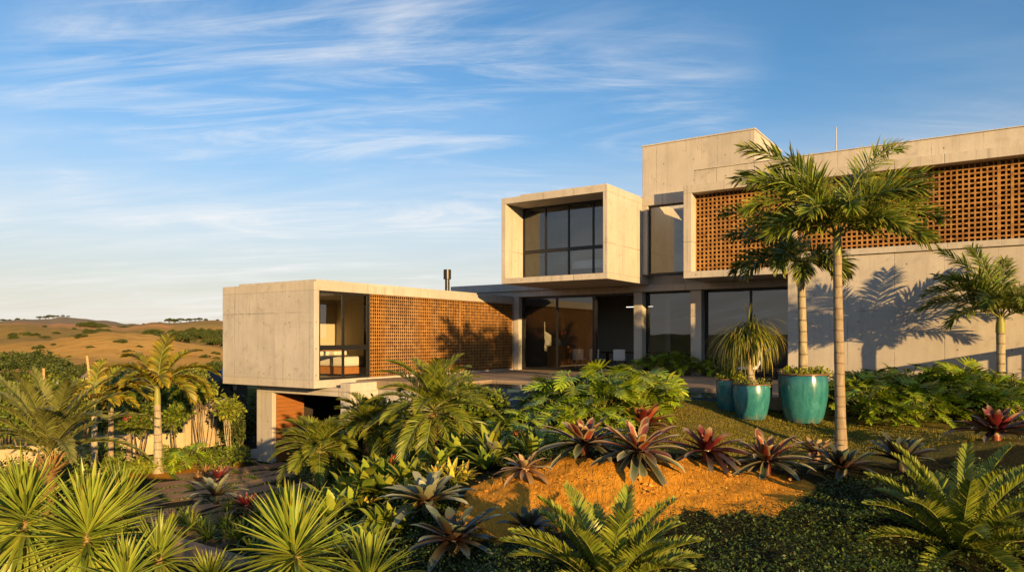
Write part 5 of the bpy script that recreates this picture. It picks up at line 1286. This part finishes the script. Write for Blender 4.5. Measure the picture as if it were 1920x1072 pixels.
# ------------------------------------------------------------------ trees on the hills
def clump_tree(seed, w, h, flat, ncl, nper, size, trunk_h):
    r = np.random.default_rng(seed); cs = []; ra = []
    for i in range(ncl):
        a = r.uniform(0, 6.28); q = math.sqrt(r.random())
        cs.append((math.cos(a) * q * w, math.sin(a) * q * w, trunk_h + h * (1 - 0.75 * q * q) * r.uniform(0.35, 1.0))); ra.append(r.uniform(0.22, 0.4) * w * 0.7)
    a = MB(); leafcloud(a, cs, ra, nper, size, r, flat, 0.9, 0.6)
    b = MB()
    for c in cs[:7]: b.tube(bent((0, 0, -0.6), c, 5), np.linspace(w * 0.06, w * 0.02, 5), 6, False)
    return a.mesh('crown'), b.mesh('trunk', True)
TM = [clump_tree(201, 4.0, 2.6, 0.5, 46, 110, 0.42, 1.6), clump_tree(202, 3.4, 3.0, 0.6, 40, 110, 0.42, 1.2), clump_tree(203, 4.6, 2.2, 0.4, 50, 110, 0.42, 1.8), clump_tree(204, 3.0, 2.2, 0.7, 26, 70, 0.55, 0.3)]
for a, c in TM: a.materials.append(M['acacia']); c.materials.append(M['wood'])
def far_tree(name, label, loc, s, k, rz, group, cat='tree', sz=1.0):
    t = thing(name, label, cat, tuple(loc), rz, group); t.scale = (s, s, s * sz)
    for nm, me in (('crown', TM[k][0]), ('trunk', TM[k][1])):
        o = bpy.data.objects.new(nm, me); COL.objects.link(o); o.parent = t
    return t
def ftz(px, py, D): p = at(px, py, D); return p
GA = 'dark spreading trees in the valley'
for i, (px, py, D, s, k) in enumerate(((-30, 702, 85, 1.0, 0), (30, 700, 88, 1.05, 2), (72, 700, 84, 0.95, 0), (108, 704, 90, 0.8, 1), (55, 706, 78, 0.9, 2), (-70, 705, 95, 1.2, 1), (150, 712, 75, 0.65, 1), (178, 712, 82, 0.6, 0), (128, 716, 66, 0.65, 2), (240, 716, 70, 0.6, 0), (272, 714, 76, 0.55, 1), (300, 716, 66, 0.6, 2), (340, 716, 72, 0.6, 0), (370, 716, 80, 0.6, 1), (405, 702, 60, 0.5, 1), (418, 704, 64, 0.55, 0), (455, 712, 58, 0.7, 2), (480, 714, 60, 0.8, 1), (95, 726, 52, 0.7, 0), (20, 730, 50, 0.6, 1), (215, 730, 48, 0.5, 1), (330, 732, 46, 0.5, 0))):
    far_tree('acacia_tree', 'dark green spreading tree in the valley between garden and bare hill', ftz(px, py + 6, D), s * 0.72 * (D / 85) ** 0.3, k, i * 1.3, GA)
r = np.random.default_rng(77)
GB2 = 'scattered bushes on the bare tan hill'
for i, (px, py, s) in enumerate(((153, 633, 1.1), (73, 653, 1.0), (100, 646, 0.5), (170, 652, 0.7), (226, 644, 1.2), (262, 652, 0.9), (241, 662, 1.0), (218, 666, 0.5), (186, 682, 0.8), (385, 670, 0.9), (405, 673, 0.7), (95, 660, 0.4), (130, 668, 0.45), (200, 640, 0.5), (404, 664, 0.8), (60, 664, 0.4), (290, 640, 0.6), (320, 655, 0.5))):
    # find the distance at which the near hill shows at this pixel
    Ds = np.linspace(180, 345, 60); best = min(Ds, key=lambda D: abs(far_y(np.array([px]), D)[0] - py))
    p = far_z(px, best); far_tree('hill_bush', 'lone dark bush on the bare tan hillside', p - (0, 0, 0.2), s * best / 330 * 0.85, 3, i * 2.2, GB2, 'bush', 0.75)
GC2 = 'bushes in the dip behind the tan hill'
for i in range(72):
    px = r.uniform(275, 435) if i > 16 else r.uniform(0, 215); D = r.uniform(440, 620)
    p = far_z(px, D)
    far_tree('valley_bush', 'dark bush among the scrub behind the bare tan hill', p - (0, 0, 0.5), r.uniform(0.7, 1.5) if i > 16 else r.uniform(0.5, 0.9), int(r.integers(0, 4)), i, GC2, 'bush', r.uniform(0.8, 1.2))
GD = 'trees along the far ridges'
for i, (px, D, s) in enumerate([(x, 740, q) for x, q in ((282, 0.7), (290, 0.7), (300, 0.9), (318, 1.9), (327, 1.5), (338, 1.6), (350, 0.9), (358, 0.9), (366, 1.1), (374, 1.3), (386, 1.0), (245, 1.2), (232, 1.4), (222, 1.2), (258, 1.0), (268, 0.9), (330, 0.9), (355, 1.2), (408, 0.8), (270, 1.3), (250, 1.5), (240, 1.0))] + [(x, 700, q) for x, q in ((150, 1.8), (158, 2.2), (166, 2.4), (174, 2.6), (182, 2.3), (190, 2.0), (198, 1.6), (178, 2.0), (162, 1.8), (205, 1.2))] + [(x, 1290, q) for x, q in ((5, 2.2), (18, 1.5), (33, 2.0), (75, 2.2), (85, 1.8), (92, 2.4), (100, 2.0), (108, 1.4), (118, 1.4), (128, 1.2), (45, 1.2))] + [(52, 470, 1.3), (44, 480, 0.9), (68, 470, 1.0)]):
    p = far_z(px, D)
    far_tree('ridge_tree', 'small dark tree standing on a far ridge against the sky', p - (0, 0, 0.6), s * 0.6, i % 3, i * 0.9, GD, 'tree', 1.0)
# bushy green behind the wing edge
# ------------------------------------------------------------------ grass and ground cover
n = 190000
x = rng.uniform(0.8, 8.5, n); y = rng.uniform(10.3, 17.2, n)
u, v = HC * x - HS * y, HS * x + HC * y
px_ = 960 + x / y * F
dens = np.clip(0.62 + 1.3 * vnoise(x, y, 1.3, 31) + 0.7 * vnoise(x, y, 5, 32), 0, 1)
kk = (px_ > 1190) & (v < 16.2) & (rng.random(n) < dens) & ~((px_ > 1500) & (y < 11.6)) & ~((px_ < 1500) & (y < 10.9))
x, y = x[kk], y[kk]; n = len(x); z = gz(x, y)
a = rng.uniform(0, 6.28, n); h = rng.uniform(0.025, 0.065, n); le = rng.uniform(0.2, 1.1, n)
P0 = np.stack([x, y, z - 0.005], 1); dr = np.stack([np.cos(a) * np.sin(le), np.sin(a) * np.sin(le), np.cos(le)], 1)
P = np.stack([P0, P0 + dr * (h * 0.6)[:, None], P0 + (dr + (0, 0, -0.25)) * h[:, None]], 1)
S = np.stack([-np.sin(a), np.cos(a), 0 * a], 1)[:, None, :] * np.array([0.004, 0.0035, 0.0005])[None, :, None]
b = MB(); b.strips2(P, S); tag(b.build('lawn_grass', M['grass']), 'patchy short grass of the lawn', None, None, 'stuff')
b = MB(); pts = []; jr = np.random.default_rng(71)
for q in JOINTS:
    e1 = nrm(q[1] - q[0]); e2 = nrm(q[3] - q[0])
    for a0, e, out_ in ((q[0], q[1] - q[0], -e2), (q[0], q[3] - q[0], -e1)):
        t_ = jr.random((170, 1)); pts.append(a0 + e * t_ + out_ * jr.uniform(0.0, 0.11, (170, 1)))
pts = np.concatenate(pts); n = len(pts); a = jr.uniform(0, 6.28, n); h = jr.uniform(0.03, 0.085, n); le = jr.uniform(0.1, 0.8, n)
dr = np.stack([np.cos(a) * np.sin(le), np.sin(a) * np.sin(le), np.cos(le)], 1)
b.strips2(np.stack([pts - (0, 0, 0.01), pts + dr * (h * 0.6)[:, None], pts + (dr + (0, 0, -0.3)) * h[:, None]], 1), np.stack([-np.sin(a), np.cos(a), 0 * a], 1)[:, None, :] * np.array([0.010, 0.008, 0.001])[None, :, None])
tag(b.build('joint_grass', M['cover']), 'grass growing in the joints of the driveway slabs', None, None, 'stuff')
# leafy ground cover of the shaded foreground and slope
n = 260000
y = rng.uniform(5.2, 14.5, n); x = rng.uniform(-7.5, 6.8, n)
px_ = 960 + x / y * F; py_ = HORIZ - (gz(x, y) - CZ) / y * F
wob = 10 * np.sin(px_ * 0.023) + 7 * np.sin(px_ * 0.061 + 1) + 4 * np.sin(px_ * 0.17)
bot = np.interp(px_, [780, 870, 980, 1100, 1300, 1500, 1560, 1640], [930, 1000, 1012, 985, 968, 945, 905, 880]) + wob
left = np.interp(py_, [900, 930, 960, 1000, 1040, 1100], [520, 520, 480, 470, 500, 560])
kk = (((py_ > bot) & (px_ > 780)) | ((px_ > left) & (px_ < 905) & (y < 14) & (py_ > 860)) | ((y > 10.3) & (px_ > 830) & (px_ < 1180) & (y < 13.5) & (py_ < 880))) & (px_ < 2050) & ~((px_ > 1480) & (px_ < 1700) & (py_ < 900))
kk &= ~((py_ < bot - 3) & (py_ > 885) & (px_ > 860) & (px_ < 1540))
den = np.clip(0.75 + 0.9 * vnoise(x, y, 1.6, 41), 0, 1); kk &= rng.random(n) < den
x, y = x[kk], y[kk]; n = len(x)
z = gz(x, y) + np.abs(rng.normal(0, 0.03, n)) + 0.30 * np.maximum(vnoise(x, y, 1.7, 42) + 0.12, 0) * rng.random(n) ** 0.5 + 0.12 * np.maximum(vnoise(x, y, 4.1, 43), 0)
ax = nrm(rng.normal(size=(n, 3)) * np.array([1, 1, 0.5]) + np.array([0, -0.1, 0.25])); nn = nrm(rng.normal(0, 0.5, (n, 3)) + np.array([0, 0, 1.0])); sd = nrm(np.cross(ax, nn)); s = rng.uniform(0.025, 0.055, n)[:, None]
p = np.stack([x, y, z], 1)
V = np.stack([p, p + ax * s * 0.5 - sd * s * 0.25, p + ax * s, p + ax * s * 0.5 + sd * s * 0.25], 1).reshape(-1, 3)
b = MB(); b.add(V, np.arange(n * 4).reshape(n, 4), None, np.tile(np.array([[0.5, 0], [0, 0.5], [0.5, 1], [1, 0.5]]), (n, 1)))
tag(b.build('ground_cover', M['cover']), 'small leaved ground cover over the shaded foreground', None, None, 'stuff')

leafy('pot_succulent', 'upright dark succulent in the left hidden turquoise pot', P_b1 + np.array([0, 0, 0.74]), 22, 0.5, 0.03, 'bush', 36, 88, 50, (0.0, 0.3), oval, None, 1, 0, 'succulent')
t = thing('flower_vase', 'white vase of green leaves and red flowers on the amber cabinet indoors', 'vase', (FLOWER_AT[0], FLOWER_AT[1], 1.0))
MB().lathe([(0, 0), (0.08, 0), (0.12, 0.1), (0.10, 0.2), (0.06, 0.26), (0.07, 0.28)], 20).build('vase_body', M['white'], t, True)
mb = MB(); rosette(mb, (0, 0, 0.24), 22, 0.42, 0.04, 85, 20, (0.1, 0.8), oval, 0.2, 1, (0, 0), 0.15, np.random.default_rng(5)); mb.build('leaves', M['broad'], t, True)
mb = MB(); rosette(mb, (0.05, 0, 0.3), 9, 0.40, 0.03, 80, 45, (0.1, 0.4), oval, 0.2, 1, (0, 0), 0.15, np.random.default_rng(6)); mb.build('flowers', M['flower'], t, True)
# fallen leaves under the plants
b = MB(); r = np.random.default_rng(56); n = 900
x = r.uniform(-1.6, 5.0, n); y = r.uniform(8.2, 12.4, n); k_ = vnoise(x, y, 1.4, 61) + 0.25 * r.normal(size=n) > -0.02; x, y = x[k_], y[k_]; n = len(x)
p = np.stack([x, y, gz(x, y) + 0.022], 1); ax = nrm(r.normal(size=(n, 3)) * np.array([1, 1, 0.25])); sd = nrm(np.cross(ax, r.normal(0, 0.3, (n, 3)) + np.array([0, 0, 1.0]))); q = r.uniform(0.02, 0.06, n)[:, None]
b.add(np.stack([p, p + ax * q * 0.5 - sd * q * 0.22, p + ax * q, p + ax * q * 0.5 + sd * q * 0.22], 1).reshape(-1, 3), np.arange(n * 4).reshape(n, 4))
tag(b.build('leaf_litter', leafmat('dead_leaf', [(0, (0.16, 0.085, 0.03))], 0.6, 0.03, 0.7, 0.1)), 'dry fallen leaves under the mound plants', None, None, 'stuff')
# clods and stones washed out of the bare earth
b = MB(); n = 0; r = np.random.default_rng(55)
ico = nrm(np.array([(0, 0, 1), (.9, 0, .4), (.28, .85, .4), (-.72, .52, .4), (-.72, -.52, .4), (.28, -.85, .4), (.72, .52, -.4), (-.28, .85, -.4), (-.9, 0, -.4), (-.28, -.85, -.4), (.72, -.52, -.4), (0, 0, -1)]))
icof = [(0, 1, 2), (0, 2, 3), (0, 3, 4), (0, 4, 5), (0, 5, 1), (1, 6, 2), (2, 7, 3), (3, 8, 4), (4, 9, 5), (5, 10, 1), (6, 7, 2), (7, 8, 3), (8, 9, 4), (9, 10, 5), (10, 6, 1), (6, 11, 7), (7, 11, 8), (8, 11, 9), (9, 11, 10), (10, 11, 6)]
while n < 170:
    Y = r.uniform(8.3, 10.4); px = r.uniform(860, 1530); X = (px - 960) / F * Y; z = float(gz(X, Y)); py = HORIZ - (z - CZ) / Y * F
    if py < np.interp(px, [840, 950, 1040, 1450, 1530], [930, 880, 866, 880, 905]) or py > np.interp(px, [860, 980, 1300, 1530], [1000, 1005, 968, 920]): continue
    s_ = r.uniform(0.006, 0.018) if r.random() < 0.93 else r.uniform(0.02, 0.04)
    b.add(ico * s_ * r.uniform(0.6, 1.3, (12, 1)) * np.array([1.2, 1, 0.7]) + np.array([X, Y, z + s_ * 0.25 + 0.012]), None, icof); n += 1
m_, nt_, out_ = newmat('earth_clods'); gi = N(nt_, 'ShaderNodeNewGeometry').outputs['Random Per Island']
bsdf(nt_, out_, mixcol(nt_, gi, (0.40, 0.17, 0.028), (0.62, 0.32, 0.07)), 0.95, 0.1)
tag(b.build('earth_clods', m_), 'small clods and stones on the bare orange mound', None, None, 'stuff')
# ------------------------------------------------------------------ outside the frame: mirrored trees, balustrade, and plants added to cast shadows
for i, (X, Y, sc_) in enumerate(((-28, -70, 1.6), (-17, -78, 1.3), (-9, -66, 1.1), (2, -80, 1.5), (-38, -75, 1.2), (-46, -82, 1.6), (-60, -80, 1.4), (14, -85, 1.3), (30, -84, 1.5), (-24, -88, 1.2))):
    far_tree('acacia_tree', 'spreading tree far behind the viewpoint, mirrored in the glazing', (X, Y, -3.4), sc_, i % 3, i * 1.1, 'trees mirrored in the glazing')
t = hthing('balustrade', 'concrete balustrade outside the frame to the right', 'railing', 2.6, 20.1, -0.3)
bx_obj('rail', [(-0.06, 0.06, 0.0, 2.9, 1.62, 1.80)], 'conc_plain', t, 0)
for i in range(6): bx_obj('post', [(-0.06, 0.06, 0.5 + i * 0.42, 0.68 + i * 0.42, 0, 1.618)], 'conc_plain', t, 0)
for i, (u_, w_, zc, sp, n_) in enumerate(((8.0, 14.9, 5.9, (0.75, 0.75, 0.8), 30), (8.6, 18.7, 4.9, (1.45, 1.45, 1.2), 60), (7.0, 17.2, 2.5, (1.5, 1.5, 1.3), 40))):
    X, Y = uv2w(u_, w_ - 0.577 * u_); c = np.array([X, Y, zc])
    shrub('added_shade_tree', 'tree added outside the frame to the right to cast shade', (X, Y, -0.6), c, sp, n_, 60 if i < 2 else 36, 0.22, 'bush', 640 + i, 4, 'trees added outside the frame for shade', 'tree', 0.9, 0.5, 0.5, 0.07)  # unseen canopies, placed so their shade falls on facade and hedge
r = np.random.default_rng(301)
for i in range(4):
    X = 4.5 + i * 2.9; loc = np.array([X, -7 - 0.4 * math.sin(i), -1.7])
    c = loc + (0, 0, 2.15 + 0.25 * math.sin(i * 2.3))
    shrub('added_hedge_shrub', 'dense shrub added unseen behind the viewpoint to shade the foreground', loc, c, (1.7, 0.6, 1.05), 40, 90, 0.22, 'bush', 300 + i, 4, 'hedge added behind the viewpoint for shade', 'shrub', 1.0, 0.55)  # added off camera to keep sun off the low foreground

# ------------------------------------------------------------------ each repeat is told apart by its place from left to right
ORD = 'leftmost;second;third;fourth;fifth;sixth;seventh;eighth;ninth;tenth;eleventh;twelfth;thirteenth;fourteenth;fifteenth;sixteenth;seventeenth;eighteenth;nineteenth;twentieth;twenty-first;twenty-second'.split(';')
SHORT = {'split-leaf philodendrons beside the pool': 'sunlit split-leaf philodendron between pool and bromeliads',
         'split-leaf philodendron hedge along the right wall': 'split-leaf philodendron of the hedge below the bare wall',
         'plants along the glazing': 'dark philodendron against the shaded glazing', 'split-leaf plants in the left garden': 'split-leaf plant under the left garden shrubs',
         'broad leaved plants on the slope': 'glossy broad leaved plant on the slope left of the mound',
         'low shrubs in front of the boundary wall': 'low green shrub before the boundary wall', 'straw grass tufts by the driveway': 'straw coloured grass tuft at the driveway edge',
         'dark shrubs beneath the wing': 'dark bushy shrub in shade beneath the cantilever', 'tufted plants of the curved bed': 'green tufted plant in the curved bed',
         'leafy trees beyond the boundary wall': 'leafy tree beyond the boundary wall', 'dark spreading trees in the valley': 'dark spreading tree in the valley',
         'scattered bushes on the bare tan hill': 'lone bush on the tan hill', 'dark shrubs below the terrace': 'dark leafy shrub below the terrace'}
byg = {}
for o in bpy.data.objects:
    if o.parent is None and o.get('group') in SHORT: byg.setdefault(o['group'], []).append(o)
for gname, os_ in byg.items():
    os_.sort(key=lambda o: o.location[0] / max(o.location[1], 0.1))
    for i, o in enumerate(os_):
        if len(os_) > 1 and i == len(os_) - 1: w = 'rightmost'
        else: w = ORD[i] if i == 0 else ORD[i] + ' from the left'
        o['label'] = SHORT[gname] + ', ' + w
